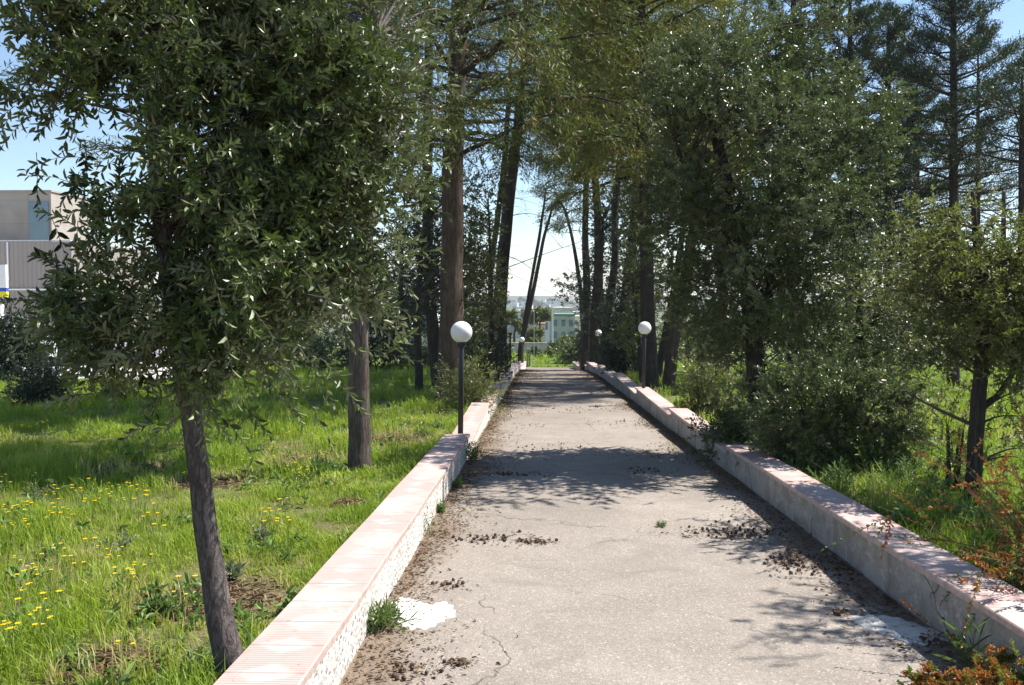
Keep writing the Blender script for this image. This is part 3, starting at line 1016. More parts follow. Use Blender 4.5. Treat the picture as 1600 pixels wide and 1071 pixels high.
broadleaf("holm_oak", "young holm oak with a slim leaning trunk in the foreground, beside the left wall", "tree", b1, [t1],
          [bl(170, 110, 3.55, 80, 110, .40, .8), bl(165, 265, 3.5, 65, 60, .35, .7), bl(560, 250, 3.6, 60, 60, .35, .4), bl(200, 430, 3.5, 80, 120, .45, 1.0), bl(300, 60, 3.55, 150, 130, .5), bl(330, 290, 3.45, 150, 170, .5, 1.1), bl(330, 500, 3.3, 130, 120, .45, 1.1),
           bl(480, 180, 3.6, 110, 230, .50, .9), bl(470, 390, 3.4, 105, 130, .42, .8), bl(560, 120, 3.6, 60, 160, .38, .6), bl(560, 370, 3.45, 60, 90, .30, .35), bl(270, -160, 3.5, 260, 200, .7, .8),
           bl(250, 600, 3.35, 70, 55, .32, .5), bl(420, 540, 3.2, 50, 40, .2, .12)],
          seed=11, nc=210, per=22, cr=.07, twig=.17, nleaf=15, lf=.050, wf=.31, lk=.005, droop=.25, gap=.45, gs=4.2, spread=.7, up=.15, extra=sh, twig_r=.0018, bark='bark_smooth')

# ---- second trunk on the left and its crown
t2, b2 = based(tp([(562, 752, 40), (561, 700, 36), (560, 600, 33), (564, 480, 26), (570, 380, 20), (575, 250, 15), (585, 100, 11), (590, -60, 8)], 9.3))
broadleaf("holm_oak", "straight grey trunk rising from the grass left of the wall, behind the foreground oak", "tree", b2, [t2],
          [bl(560, 200, 9.3, 95, 120, .8), bl(590, 60, 9.5, 90, 120, .9), bl(560, 380, 9.3, 75, 60, .5, .5), bl(450, 120, 9.6, 110, 130, .9), bl(470, 260, 11.2, 110, 90, 1.0), bl(545, 190, 11.8, 100, 120, 1.1), bl(400, 120, 11.5, 130, 110, 1.1), bl(625, 90, 12.6, 110, 120, 1.2), bl(570, -180, 11.3, 190, 170, 1.5, 1.6), bl(480, -60, 11, 150, 110, 1.3, 1.3), bl(640, -260, 12, 140, 140, 1.5, 1.3)],
          seed=12, nc=350, per=9, cr=.22, twig=.34, nleaf=15, lf=.06, wf=.33, gap=.25, gs=2.2, bark='bark')

# ---- the big cypress in the middle left
t3, b3 = based(tp([(706, 645, 62), (705, 628, 46), (704, 560, 38), (705, 420, 35), (708, 250, 33), (714, 120, 28), (718, 0, 25), (722, -200, 20), (728, -420, 12)], 18.4))
B3 = dict(D=18.4)
conifer("cypress", "cypress with a thick straight flaring trunk, left of the path behind the nearest left lamp", "tree", b3, [t3], 4.4, 14.0,
        lambda t: 4.4 * (1 - .35 * t), 100, seed=21, elev=(.15, .55), bend=-.14, tw=26, twl=.5, needles=44, nl=.15, nw=.17, mat='cyp', bark='bark_brown', bare=.30, hang=.35, clumpy=.065, stubs=26, stub_l=2.4)

# ---- the trees behind it on the left
t4, b4 = based(tp([(656, 612, 14), (654, 560, 12), (650, 500, 11), (655, 440, 9), (660, 380, 7)], 21.5))
broadleaf("holm_oak", "thin dark trunk with ragged leaves, just left of the thick cypress trunk", "tree", b4, [t4],
          [bl(655, 420, 21.5, 38, 50, .8), bl(640, 360, 21.5, 40, 50, .8)], seed=13, nc=26, per=12, cr=.3, twig=.4, nleaf=12, lf=.10, wf=.42, leaf='ivy', hexa=False, bark='bark_dark', group=None)
t5, b5 = based(tp([(688, 606, 26), (682, 560, 21), (672, 480, 18), (668, 400, 17), (668, 250, 16), (670, 100, 14), (672, -80, 10), (675, -200, 6)], 24))
broadleaf("ivy_clad_tree", "dark ivy-clad trunk half hidden behind the thick cypress trunk", "tree", b5, [t5],
          [bl(668, 370, 24, 26, 110, .6, 1.4), bl(650, 450, 24, 46, 40, .9), bl(690, 440, 24, 52, 60, 1.0), bl(720, 420, 24.5, 45, 70, 1.0, .8), bl(735, 300, 25, 32, 80, .9, .5), bl(675, 60, 24, 60, 100, 1.2, .5)],
          seed=14, nc=95, per=12, cr=.32, twig=.45, nleaf=12, lf=.11, wf=.5, leaf='ivy', hexa=False, bark='bark_dark', gap=.2, gs=1.5)
t6, b6 = based(tp([(782, 592, 30), (780, 540, 24), (781, 470, 21), (789, 380, 19), (800, 260, 18), (812, 180, 15), (820, 80, 13), (828, -60, 9), (832, -160, 6)], 27.5))
t6b = tp([(766, 470, 6), (771, 400, 7), (783, 340, 9), (792, 250, 9), (794, 180, 8), (800, 60, 5)], 27.0)
conifer("pine", "dark pine with a slightly leaning trunk behind the second lamp on the left", "tree", b6, [t6], 7.2, 13.6,
        lambda t: 3.2 * (1 - .45 * t), 52, seed=22, elev=(.15, .5), bend=-.05, tw=16, twl=.4, needles=26, nl=.15, nw=.16, mat='cyp', bark='bark_dark', bare=.35, hang=.2, clumpy=.12, stubs=26, stub_l=2.2, group=None)
t7, b7 = based(tp([(764, 590, 9), (768, 500, 8), (766, 430, 8), (776, 350, 9), (788, 260, 9), (795, 150, 7), (800, 60, 5), (802, -20, 3)], 30.5))
conifer("pine", "slender bare pine stem beside the leaning dark trunk on the left", "tree", b7, [t7], 8.2, 11.5,
        lambda t: 1.9 * (1 - .4 * t), 24, seed=23, elev=(.1, .5), bend=-.05, tw=12, twl=.3, needles=24, nl=.15, nw=.16, mat='cyp', bark='bark_dark', bare=.3, hang=.2, clumpy=.12, stubs=10, stub_l=1.6)

# thin leaning double stem far down the path
t8, b8 = based(tp([(813, 580, 10), (814, 540, 9), (826, 490, 7), (838, 430, 6), (850, 370, 5), (864, 322, 3)], 50))
t8b = tp([(814, 545, 6), (820, 500, 6), (830, 440, 5), (842, 375, 5), (853, 300, 3), (849, 290, 2)], 50.2)
broadleaf("leaning_pine", "thin dark pine with two bare leaning stems by the farthest left lamp", "tree", b8, [t8, t8b],
          [bl(868, 322, 50, 14, 7, .7), bl(878, 352, 50, 16, 6, .7), bl(848, 354, 50, 10, 5, .5), bl(890, 300, 50, 10, 12, .6), bl(868, 285, 50, 22, 8, .7)], seed=15, nc=30, per=10, cr=.16, twig=.4, nleaf=14, lf=.10, wf=.2, leaf='cedar', hexa=False, bark='bark_dark', twig_r=.012)

# young tree with pale leaves left of the leaning trunk, and bushes under it
t9, b9 = based(tp([(772, 606, 7), (770, 540, 6), (768, 470, 5), (766, 400, 4), (764, 330, 3)], 21.0))
broadleaf("young_holm_oak", "slender young tree with pale leaves between the thick trunk and the second lamp", "tree", b9, [t9],
          [bl(757, 440, 21, 24, 45, .6), bl(744, 400, 21, 22, 50, .6), bl(757, 500, 21, 20, 32, .5), bl(748, 320, 21.3, 30, 60, .6, .6), bl(745, 470, 21, 18, 60, .5)],
          seed=16, nc=60, per=10, cr=.20, twig=.38, nleaf=12, lf=.105, wf=.42, leaf='light_leaf', hexa=False, gap=.25, gs=1.6, bark='bark_dark')


def bush(name, label, px, py_top, py_bot, D, wpx, seed, leaf='oak_leaf_far', lf=.06, wf=.42, nc=60, per=10, nleaf=12, hexa=False, depth=None, cr=.14, twig=.22, cat="bush", group=None, gap=.1, gs=3.0, up=.5, base_xy=None):
    c = P(px, (py_top + py_bot) / 2, D)
    x, y = (c[0], c[1]) if base_xy is None else base_xy
    g = float(gz(x, y))
    hw = wpx / 2 / FPX * D; hz = (py_bot - py_top) / 2 / FPX * D
    zc = c[2]
    rd = depth or hw
    blobs = [(x, y, zc + hz * .15, hw * .85, rd * .85, hz * .8), (x - hw * .45, y + rd * .1, zc - hz * .2, hw * .5, rd * .6, hz * .65), (x + hw * .45, y - rd * .1, zc - hz * .25, hw * .5, rd * .6, hz * .6),
             (x + hw * .1, y, zc - hz * .5, hw * .8, rd * .8, hz * .45)]
    r = rng(seed)
    stems = []
    for k in range(5):
        a = r.uniform(0, 6.28)
        stems.append([[x + .08 * math.cos(a), y + .08 * math.sin(a), g - .08, .022 + .01 * hz], [x + hw * .3 * math.cos(a), y + rd * .3 * math.sin(a), (g + zc) / 2, .016], [x + hw * .5 * math.cos(a), y + rd * .5 * math.sin(a), zc + hz * .3, .007]])
    return broadleaf(name, label, cat, (x, y, g), stems, blobs, seed=seed, nc=nc, per=per, cr=cr, twig=twig, nleaf=nleaf, lf=lf, wf=wf, leaf=leaf, hexa=hexa, gap=gap, gs=gs, up=up,
                     bark='bark_dark', trunk_name="stems", trunk_sides=6, shell=.4, group=group)


bush("oleander_bush", "loose green bush growing against the left wall behind the nearest lamp", 734, 572, 655, 16.5, 66, 31, 'light_leaf', .10, .2, 46, 10, 12, cr=.16, twig=.35)
bush("dark_bush", "dark bush at the foot of the leaning trunk on the left", 762, 532, 602, 24, 40, 32, 'ivy', .09, .45, 60, 10, 12, cr=.2)
bush("dark_bush", "round dark bush in the grass at the far left, before the forecourt", 60, 566, 645, 17.5, 92, 33, 'ivy', .065, .45, 90, 11, 12, cr=.16, twig=.22, gap=0)
bush("grey_bush", "small grey-green bush to the right of the round dark one", 182, 572, 632, 19, 55, 34, 'light_leaf', .07, .42, 46, 10, 12, cr=.14, twig=.25)
bush("dark_bush", "wide dark bush in the meadow behind the straight grey trunk", 590, 470, 590, 34, 130, 35, 'ivy', .13, .45, 90, 11, 11, cr=.35, twig=.5)
bush("dark_bush", "leafy bush beyond the meadow to the left of the straight grey trunk", 485, 500, 592, 36, 130, 36, 'oak_leaf_far', .13, .45, 80, 11, 11, cr=.35, twig=.5)
bush("green_bush", "pale green bush between the thin dark trunk and the thick cypress", 668, 515, 585, 38, 110, 37, 'light_leaf', .13, .45, 60, 10, 11, cr=.35, twig=.5)
bush("dark_bush", "dark bush in the meadow behind the foreground tree", 360, 500, 600, 38, 160, 38, 'oak_leaf_far', .14, .45, 80, 11, 11, cr=.4, twig=.5)

# ---- conifer behind the foreground tree on the left
t10, b10 = based(tp([(303, 640, 26), (296, 500, 24), (275, 300, 20), (255, 100, 17), (240, -100, 12), (225, -320, 7)], 13.5))
conifer("cypress", "cypress at the left edge, one feathery branch reaching out past the foreground leaves", "tree", b10, [t10], 3.6, 8.5,
        lambda t: 2.6 * (1 - .3 * t), 26, seed=24, elev=(.0, .45), bend=.0, tw=14, twl=.3, needles=26, nl=.10, nw=.18, mat='cedar', bark='bark_dark', bare=.3, hang=.1, clumpy=.07)

# ---- right side: the big holm oak
t11, b11 = based(tp([(1186, 700, 34), (1185, 640, 30), (1180, 560, 28), (1170, 460, 26), (1150, 340, 22), (1120, 220, 16), (1100, 120, 9)], 11.8))
t11b = tp([(1175, 520, 18), (1215, 400, 15), (1250, 280, 12), (1270, 160, 7)], 11.9)
t11c = tp([(1165, 420, 16), (1100, 330, 12), (1060, 240, 8), (1040, 160, 5)], 11.5)
broadleaf("holm_oak", "large dense holm oak with a rounded dark crown behind the right wall", "tree", b11, [t11, t11b, t11c],
          [bl(1150, 140, 11.8, 125, 90, 1.1), bl(1110, 110, 10.7, 100, 80, .9), bl(1090, 260, 10.6, 80, 80, .8, .8), bl(1180, 200, 10.3, 110, 80, .8, .8), bl(1170, 330, 10.0, 110, 80, .7, .7), bl(1250, 120, 11.9, 90, 95, 1.0), bl(1060, 190, 11.6, 80, 110, .9), bl(1170, 280, 11.5, 170, 130, 1.4, 1.5), bl(1300, 250, 12, 80, 120, 1.0), bl(1070, 330, 11.7, 90, 95, 1.0),
           bl(1200, 430, 11.6, 150, 100, 1.3, 1.4), bl(1130, 480, 11.7, 80, 80, .9), bl(1240, 530, 11.8, 90, 70, .9), bl(1340, 300, 12.2, 45, 110, .7, .6), bl(1190, 50, 12, 80, 60, .7, .9), bl(1010, 250, 11.5, 45, 40, .5, .5), bl(1350, 180, 12, 40, 40, .5, .5), bl(1290, 70, 12, 30, 45, .4, .4), bl(1160, 570, 11.8, 60, 50, .7, .8)],
          seed=41, nc=300, per=27, cr=.13, twig=.21, nleaf=13, lf=.062, wf=.42, leaf='oak_leaf', hexa=True, gap=.25, gs=2.2, bark='bark_dark', shell=.36, up=.3, lk=.008)

# bush that hangs over the right wall
bush("holm_oak_bush", "broad dark glossy bush hanging over the right wall, below the large holm oak", 1310, 560, 745, 9.2, 240, 42, 'oak_leaf', .055, .42, 120, 22, 13, hexa=True, depth=.75, cr=.085, twig=.17, gap=.05, up=.25)
bush("holm_oak_bush", "small spray of glossy leaves drooping over the right wall", 1172, 680, 752, 9.55, 62, 43, 'oak_leaf', .055, .42, 26, 10, 13, hexa=True, depth=.28, cr=.09, twig=.2, up=.1, base_xy=(2.62, 9.6))
# second rounded tree between
t12, b12 = based(tp([(1345, 640, 14), (1345, 560, 12), (1342, 480, 10), (1338, 400, 7), (1330, 330, 4)], 12.4))
broadleaf("holm_oak", "young holm oak with pale foliage between the large dark one and the right edge", "tree", b12, [t12],
          [bl(1345, 450, 12.4, 75, 95, .8), bl(1390, 520, 12.2, 70, 70, .7), bl(1310, 560, 12.2, 70, 60, .7), bl(1370, 600, 12.3, 90, 50, .6)],
          seed=44, nc=110, per=11, cr=.18, twig=.28, nleaf=13, lf=.06, wf=.42, leaf='oak_leaf_far', hexa=False, gap=.2, gs=2.2, bark='bark_dark')

# ---- right: young tree behind the wall with a dark trunk
t13, b13 = based(tp([(1513, 835, 30), (1518, 790, 25), (1524, 700, 23), (1530, 620, 22), (1536, 540, 20), (1535, 460, 15), (1525, 380, 10), (1520, 300, 6)], 7.4))
t13b = tp([(1530, 640, 11), (1560, 618, 9), (1582, 585, 8), (1592, 540, 6), (1600, 470, 4)], 7.4)
broadleaf("young_holm_oak", "young tree with a dark slanting trunk and yellowish leaves, behind the right wall", "tree", b13, [t13, t13b],
          [bl(1500, 430, 7.4, 85, 75, .55), bl(1580, 440, 7.4, 75, 80, .6), bl(1450, 500, 7.5, 50, 60, .4, .7), bl(1530, 520, 7.3, 90, 60, .55), bl(1420, 450, 7.8, 60, 50, .4, .8), bl(1420, 560, 7.9, 45, 60, .4, .5), bl(1480, 370, 7.6, 60, 40, .4, .5), bl(1530, 320, 7.5, 25, 50, .25, .2),
           bl(1600, 560, 7.4, 55, 75, .5, .7), bl(1595, 680, 7.3, 22, 70, .35, .5), bl(1460, 590, 7.5, 40, 40, .35, .4), bl(1680, 480, 7.4, 90, 120, .6)],
          seed=45, nc=120, per=15, cr=.13, twig=.22, nleaf=12, lf=.052, wf=.40, leaf='light_leaf', hexa=True, gap=.45, gs=3.2, bark='bark_dark')
bush("sapling", "thin reddish-leaved sapling left of the slanting trunk on the right", 1488, 600, 800, 7.9, 60, 46, 'light_leaf', .045, .4, 22, 8, 10, cr=.09, twig=.18, cat="sapling", hexa=True)
bush("green_bush", "leafy green undergrowth plant behind the right wall, left of the slanting trunk", 1425, 735, 830, 8.2, 130, 47, 'weed', .06, .35, 46, 9, 12, hexa=True, cr=.10, twig=.2, cat="bush")

# ---- right: lean trunks and saplings by the nearest right lamp
t14, b14 = based(tp([(1044, 618, 24), (1046, 590, 20), (1050, 540, 19), (1062, 480, 19), (1074, 420, 17), (1088, 330, 14), (1095, 220, 10)], 23.2))
conifer("pine", "bare light-brown leaning trunk just right of the nearest right-hand lamp", "tree", b14, [t14], 4.0, 6.2,
        lambda t: 1.8, 22, seed=25, elev=(.1, .5), bend=-.05, tw=12, twl=.3, needles=22, nl=.14, nw=.2, mat='cyp', bark='bark_brown', bare=.3, hang=.2, clumpy=.1, stubs=4)
t15, b15 = based(tp([(1026, 606, 14), (1030, 570, 12), (1040, 520, 11), (1052, 460, 11), (1064, 380, 9), (1078, 280, 7)], 27))
conifer("pine", "darker leaning trunk crossing behind the light-brown one by the right lamp", "tree", b15, [t15], 4.0, 6.6,
        lambda t: 1.8, 20, seed=26, elev=(.1, .5), bend=-.05, tw=12, twl=.3, needles=22, nl=.14, nw=.2, mat='cyp', bark='bark_dark', bare=.3, hang=.2, clumpy=.1)
t16, b16 = based(tp([(1003, 600, 8), (1000, 550, 7), (996, 500, 6), (988, 440, 4)], 25))
broadleaf("young_holm_oak", "slim young tree with pale leaves just left of the nearest right-hand lamp", "tree", b16, [t16],
          [bl(1000, 470, 25, 32, 45, .7), bl(1020, 430, 25, 34, 40, .7), bl(985, 520, 25, 20, 30, .5)], seed=47, nc=46, per=10, cr=.22, twig=.4, nleaf=11, lf=.11, wf=.42, leaf='light_leaf', hexa=False, gap=.2, bark='bark_dark')
bush("green_bush", "yellowish-green bush behind the right wall under the large holm oak", 1105, 560, 660, 15.5, 90, 48, 'light_leaf', .065, .42, 60, 10, 12, cr=.14, twig=.25)
bush("green_bush", "leafy bush against the right wall at the foot of the large holm oak", 1150, 640, 720, 11.0, 90, 49, 'oak_leaf_far', .055, .42, 50, 10, 12, cr=.12, twig=.22, hexa=True)
t17, b17 = based(tp([(1128, 610, 22), (1128, 500, 18), (1130, 380, 16), (1132, 200, 13), (1134, 0, 10), (1136, -120, 6)], 27))

# ---- the dark group of trunks at the right of the path's far part
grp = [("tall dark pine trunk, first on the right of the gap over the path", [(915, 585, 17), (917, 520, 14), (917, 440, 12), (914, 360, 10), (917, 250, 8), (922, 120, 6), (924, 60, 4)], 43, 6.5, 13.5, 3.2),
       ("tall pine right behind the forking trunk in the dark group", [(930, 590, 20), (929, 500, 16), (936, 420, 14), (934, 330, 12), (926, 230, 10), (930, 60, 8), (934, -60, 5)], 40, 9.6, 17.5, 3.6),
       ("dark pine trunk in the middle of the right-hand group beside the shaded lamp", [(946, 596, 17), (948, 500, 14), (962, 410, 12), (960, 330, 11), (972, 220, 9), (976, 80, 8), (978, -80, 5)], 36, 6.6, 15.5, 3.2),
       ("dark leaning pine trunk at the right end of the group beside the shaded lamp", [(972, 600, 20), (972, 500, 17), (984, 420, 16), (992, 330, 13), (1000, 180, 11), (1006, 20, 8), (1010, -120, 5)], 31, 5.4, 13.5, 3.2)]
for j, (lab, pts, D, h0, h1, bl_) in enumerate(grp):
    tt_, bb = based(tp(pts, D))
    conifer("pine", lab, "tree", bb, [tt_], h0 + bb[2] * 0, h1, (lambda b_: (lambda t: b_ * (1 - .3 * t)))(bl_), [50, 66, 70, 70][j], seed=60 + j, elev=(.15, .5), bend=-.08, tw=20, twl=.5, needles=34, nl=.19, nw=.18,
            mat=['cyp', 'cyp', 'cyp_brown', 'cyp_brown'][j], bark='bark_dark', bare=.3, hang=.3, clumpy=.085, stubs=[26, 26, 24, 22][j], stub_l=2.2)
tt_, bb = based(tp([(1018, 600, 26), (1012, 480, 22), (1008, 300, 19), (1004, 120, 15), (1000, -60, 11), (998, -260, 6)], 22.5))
# cypress that carries the brownish drooping sprays between the path and the large holm oak
conifer("cypress", "cypress with brownish drooping sprays, left of the large holm oak's crown", "tree", bb, [tt_], 4.6, 11.8,
        lambda t: 2.7 * (1 - .25 * t), 84, seed=66, elev=(.15, .5), bend=-.15, tw=24, twl=.5, needles=40, nl=.15, nw=.17, mat='cyp_brown', bark='bark_dark', bare=.3, hang=.45, clumpy=.075, stubs=22, stub_l=2.2)
tf, bf = based(tp([(914, 588, 9), (912, 520, 8), (906, 440, 7), (896, 380, 5), (884, 330, 4), (866, 300, 3)], 47))
conifer("pine", "thin dark stem leaning out over the gap from the right-hand trunk group", "tree", bf, [tf], 5.2, 7.6, lambda t: 1.3, 18, seed=67, elev=(-.1, .4), bend=.0, tw=9, twl=.4, needles=30, nl=.16, nw=.18, mat='cedar', bare=.35, clumpy=.08, stubs=16, stub_l=1.4)
bush("dark_bush", "dark ivy mass around the trunks left of the nearest right-hand lamp", 974, 465, 600, 30, 30, 51, 'ivy', .12, .45, 100, 11, 11, cr=.3, twig=.4)
ti, bi = based(tp([(938, 592, 10), (939, 520, 9), (938, 440, 8), (942, 340, 6)], 40.5))
broadleaf("ivy_clad_tree", "ivy wrapping the dark trunks just right of the gap over the path", "tree", bi, [ti],
          [bl(940, 500, 40.5, 22, 60, .8), bl(925, 440, 40.5, 14, 40, .6, .7), bl(950, 390, 40.5, 26, 60, .9), bl(890, 440, 42, 14, 22, .5, .4), bl(965, 330, 40, 28, 50, 1.0, .8)], seed=54, nc=90, per=10, cr=.3, twig=.45, nleaf=11, lf=.15, wf=.5, leaf='ivy', hexa=False, gap=.2, gs=1.1, bark='bark_dark')
bush("dark_bush", "dark bush under the forking trunk beside the far end of the right wall", 930, 480, 588, 46, 24, 52, 'ivy', .15, .45, 70, 11, 11, cr=.35, twig=.45, depth=.9)
bush("dark_bush", "low dark bush at the end of the path on its right side", 893, 540, 572, 60, 18, 53, 'oak_leaf_far', .17, .45, 60, 10, 11, cr=.35, twig=.45)

t18, b18 = based(tp([(994, 598, 12), (994, 520, 10), (990, 440, 8), (988, 360, 5)], 34))
broadleaf("ivy_clad_tree", "dark ivy-covered trunk filling the space between the dark group and the slim pale tree", "tree", b18, [t18],
          [bl(992, 470, 34, 26, 60, .9), bl(975, 520, 34, 24, 50, .8), bl(1000, 390, 34, 34, 70, 1.0)], seed=48, nc=80, per=10, cr=.3, twig=.45, nleaf=11, lf=.13, wf=.5, leaf='ivy', hexa=False, gap=.15, gs=1.3, bark='bark_dark')
# ---- conifers in the right background
def cedar(label, px, D, top, w, seed, h0py, L, lean=0, mat='cedar', n=80, stubs=16, base_py=600, needles=40):
    pts = [(px - lean, base_py, w), (px - lean * .5, 450, w * .8), (px, 250, w * .62), (px + lean * .3, max(top + 60, -150), w * .4), (px + lean * .4, top, w * .12)]
    t_, b_ = based(tp(pts, D))
    h0 = P(px, h0py, D)[2]; h1 = P(px, top, D)[2]
    return conifer("cedar", label, "tree", b_, [t_], h0, h1, lambda t: L * (1 - t) ** .75 + .35, n, seed=seed, elev=(.02, .5), bend=.12, tw=15, twl=.3, needles=needles, nl=.13, nw=.17, mat=mat,
                   bark='bark_dark', bare=.28, hang=-.2, clumpy=.055, stubs=stubs, stub_l=2.4)


cedar("tall dark conifer with layered tufts and bare lower limbs, near the right edge", 1490, 24, -60, 20, 71, 300, 2.1, n=84, stubs=46)
cedar("pointed conifer rising just behind the right shoulder of the large holm oak", 1328, 25, -25, 18, 72, 420, 1.9, n=84)
cedar("shorter pointed conifer between two taller ones behind the holm oak", 1388, 26, 25, 16, 73, 420, 1.7, n=64, stubs=30)
cedar("slim brownish conifer right of the tall layered one", 1528, 28, 60, 10, 74, 330, 1.9, n=50, stubs=36, mat='twiggy', needles=14)
cedar("conifer at the right border with bare twigs and a dark trunk", 1597, 21, 110, 16, 75, 260, 1.5, n=30, stubs=40, needles=12)
cedar("dark conifer with bare lower limbs behind the pale young holm oak", 1432, 32, 120, 15, 76, 420, 2.4, n=70, stubs=30)
cedar("conifer standing behind the left side of the holm oak's crown", 1240, 30, -60, 22, 77, 420, 3.0, n=80, mat='cyp')
cedar("conifer behind the left shoulder of the large holm oak", 1128, 27, -160, 22, 78, 380, 3.0, n=80, mat='cyp')

# neighbour of the young tree, just outside the picture on the right: its shade falls on the near path
broadleaf("holm_oak", "holm oak standing just beyond the right border, its leafy shade lying on the near path", "tree", (4.95, 6.2, float(gz(4.95, 6.2))),
          [[[4.95, 6.2, float(gz(4.55, 6.2)) - .1, .09], [4.95, 6.15, 1.2, .07], [4.9, 6.1, 2.6, .05], [4.8, 6.0, 4.0, .02]]],
          [(4.8, 6.3, 3.3, .7, .8, .8), (5.1, 6.6, 2.5, .6, .7, .7), (4.8, 6.2, 4.2, .5, .6, .5), (5.3, 6.0, 3.4, .7, .7, .7)],
          seed=130, nc=110, per=10, cr=.14, twig=.26, nleaf=12, lf=.055, wf=.40, leaf='oak_leaf', gap=.25, gs=3, bark='bark_dark')

# background trees closing the view behind both sides
def backtree(label, px, D, top, bot, w, seed, leaf='oak_leaf_far', nc=70):
    y0 = 600
    t_, b_ = based(tp([(px, y0, 12), (px, (top + bot) / 2 + 20, 9), (px + 4, top + 25, 4)], D))
    broadleaf("background_tree", label, "tree", b_, [t_], [bl(px, (top + bot) / 2, D, w * .5, (bot - top) * .45, w * .5 / FPX * D), bl(px - w * .25, (top + bot) / 2 + 15, D, w * .3, (bot - top) * .35, 1.0),
              bl(px + w * .25, (top + bot) / 2 + 10, D, w * .3, (bot - top) * .35, 1.0)], seed=seed, nc=nc, per=10, cr=.35, twig=.6, nleaf=11, lf=.17, wf=.5, leaf=leaf, hexa=False, gap=.2, gs=.9, bark='bark_dark', twig_r=.012)


for j, (lab, px, D, top, bot, w, lf_) in enumerate([
        ("round green tree in the distance behind the slanting trunk at the right edge", 1560, 45, 440, 600, 150, 'light_leaf'),
        ("dark background tree seen under the young holm oaks on the right", 1430, 42, 430, 600, 150, 'oak_leaf_far'),
        ("dark background tree behind the hanging bush on the right", 1300, 44, 440, 600, 160, 'oak_leaf_far'),
        ("background tree seen between the lean trunks and the large holm oak", 1170, 46, 450, 590, 150, 'oak_leaf_far'),
        ("pale background tree behind the nearest right-hand lamp", 1075, 52, 480, 585, 130, 'light_leaf'),
        ("dark background tree behind the foreground leaves at the left edge", 12, 26, 515, 560, 40, 'ivy'),
        ("background tree behind the foreground oak in the left meadow", 290, 42, 430, 590, 190, 'oak_leaf_far'),
        ("background tree left of the straight grey trunk beyond the meadow", 440, 45, 400, 580, 170, 'oak_leaf_far'),
        ("tall loose background tree to the right of the straight grey trunk", 625, 40, 330, 560, 90, 'ivy'),
        ("background tree seen between the thick cypress and the second lamp", 735, 44, 440, 590, 80, 'oak_leaf_far')]):
    backtree(lab, px, D, top, bot, w, 90 + j, lf_)
# bare trunks of the pinewood in the right background
for j, (px, D, w, lab) in enumerate([(1412, 30, 13, "first bare trunk seen between the young holm oaks on the right"), (1424, 33, 10, "thinner bare trunk beside the first one between the young holm oaks"),
                                     (1372, 31, 12, "bare trunk behind the pale young holm oak"), (1566, 34, 11, "bare trunk low behind the yellowish tree at the right edge")]):
    t_, b_ = based(tp([(px, 590, w), (px, 480, w * .85), (px + 2, 380, w * .7), (px + 2, 300, w * .5)], D))
    conifer("pine", lab, "tree", b_, [t_], 3.4, 5.2, lambda t: 1.6, 16, seed=110 + j, elev=(0, .5), bend=.1, tw=8, needles=20, nl=.14, nw=.17, mat='cedar', bare=.3, stubs=16, stub_l=1.6)

# ---- orange-leaved shrubs at the right corner
def spiky(name, label, cx, cy, z0, hw, h, seed, nst=26, lf=.020, dirx=0):
    r = rng(seed)
    g = z0
    root = thing(name, (cx, cy, g), label, "shrub")
    a = r.uniform(0, 6.28, nst); el = r.uniform(.15, 1.25, nst)
    d = np.stack([np.cos(a) * np.cos(el) + dirx, np.sin(a) * np.cos(el), np.sin(el)], 1)
    L = r.uniform(.6, 1.1, nst) * h
    c = np.tile(np.array([[cx, cy, g]]), (nst, 1)) + r.normal(size=(nst, 3)) * np.array([hw * .35, hw * .35, .0])
    st = twig_lines(c, nrm(d), L, 6, .25, r, .15)
    idx = np.repeat(np.arange(nst), 9)
    k = r.integers(1, 5, len(idx))
    t2_ = twig_lines(st[idx, k], nrm(nrm(d)[idx] * .6 + r.normal(size=(len(idx), 3)) * .7), r.uniform(.3, 1, len(idx)) * h * .34, 6, .2, r, .2)
    al = np.concatenate([st, t2_])
    V, Q = tubes_np(al, np.linspace(1, .35, 6)[None] * np.concatenate([np.full(nst, .004), np.full(len(t2_), .0016)])[:, None], 4)
    b_ = np.array([cx, cy, g])
    link("stems", mesh_np("stems", V - b_, [Q], M['twig'], smooth=True), root)
    V, F, k = leaves_on(al, 22, lf, .5, r, hexa=True, start=.2)
    n = len(al) * 22
    link("foliage", mesh_np("foliage", V - b_, [F], M['orange_leaf'], var=np.repeat(np.repeat(r.random(len(al)), 22) * .5 + r.random(n) * .5, k)), root)


p = Gp(1560, 1085)
spiky("orange_shrub", "low orange-leaved shrub on the path at the foot of the right wall", 1.98, 3.65, float(prof(3.65)), .35, .36, 121, 60, .026, -.1)
spiky("orange_shrub", "small trailing orange sprig at the left side of the corner shrub", 1.72, 3.75, float(prof(3.75)), .25, .19, 122, 34, .022, -.3)
spiky("orange_shrub", "orange-leaved shrub behind the right wall at the right edge, reaching above the coping", 2.80, 4.7, float(gz(2.8, 4.7)), .10, 1.35, 123, 46, .030, -.05)
spiky("orange_shrub", "taller orange-tipped twigs behind the right wall at the right edge of the picture", 3.6, 4.9, float(gz(3.6, 4.9)), .2, 1.5, 124, 26, .032, -.08)

# ------------------------------------------------------------------ grass (beyond counting), flowers, weeds
BARE = [(-1.75, 4.75, .34), (-2.6, 9.8, .45), (-1.6, 7.4, .12), (-1.9, 11.8, .6), (-1.85, 3.7, .2), (-3.2, 8.6, .35), (-4.3, 9.2, .4)]


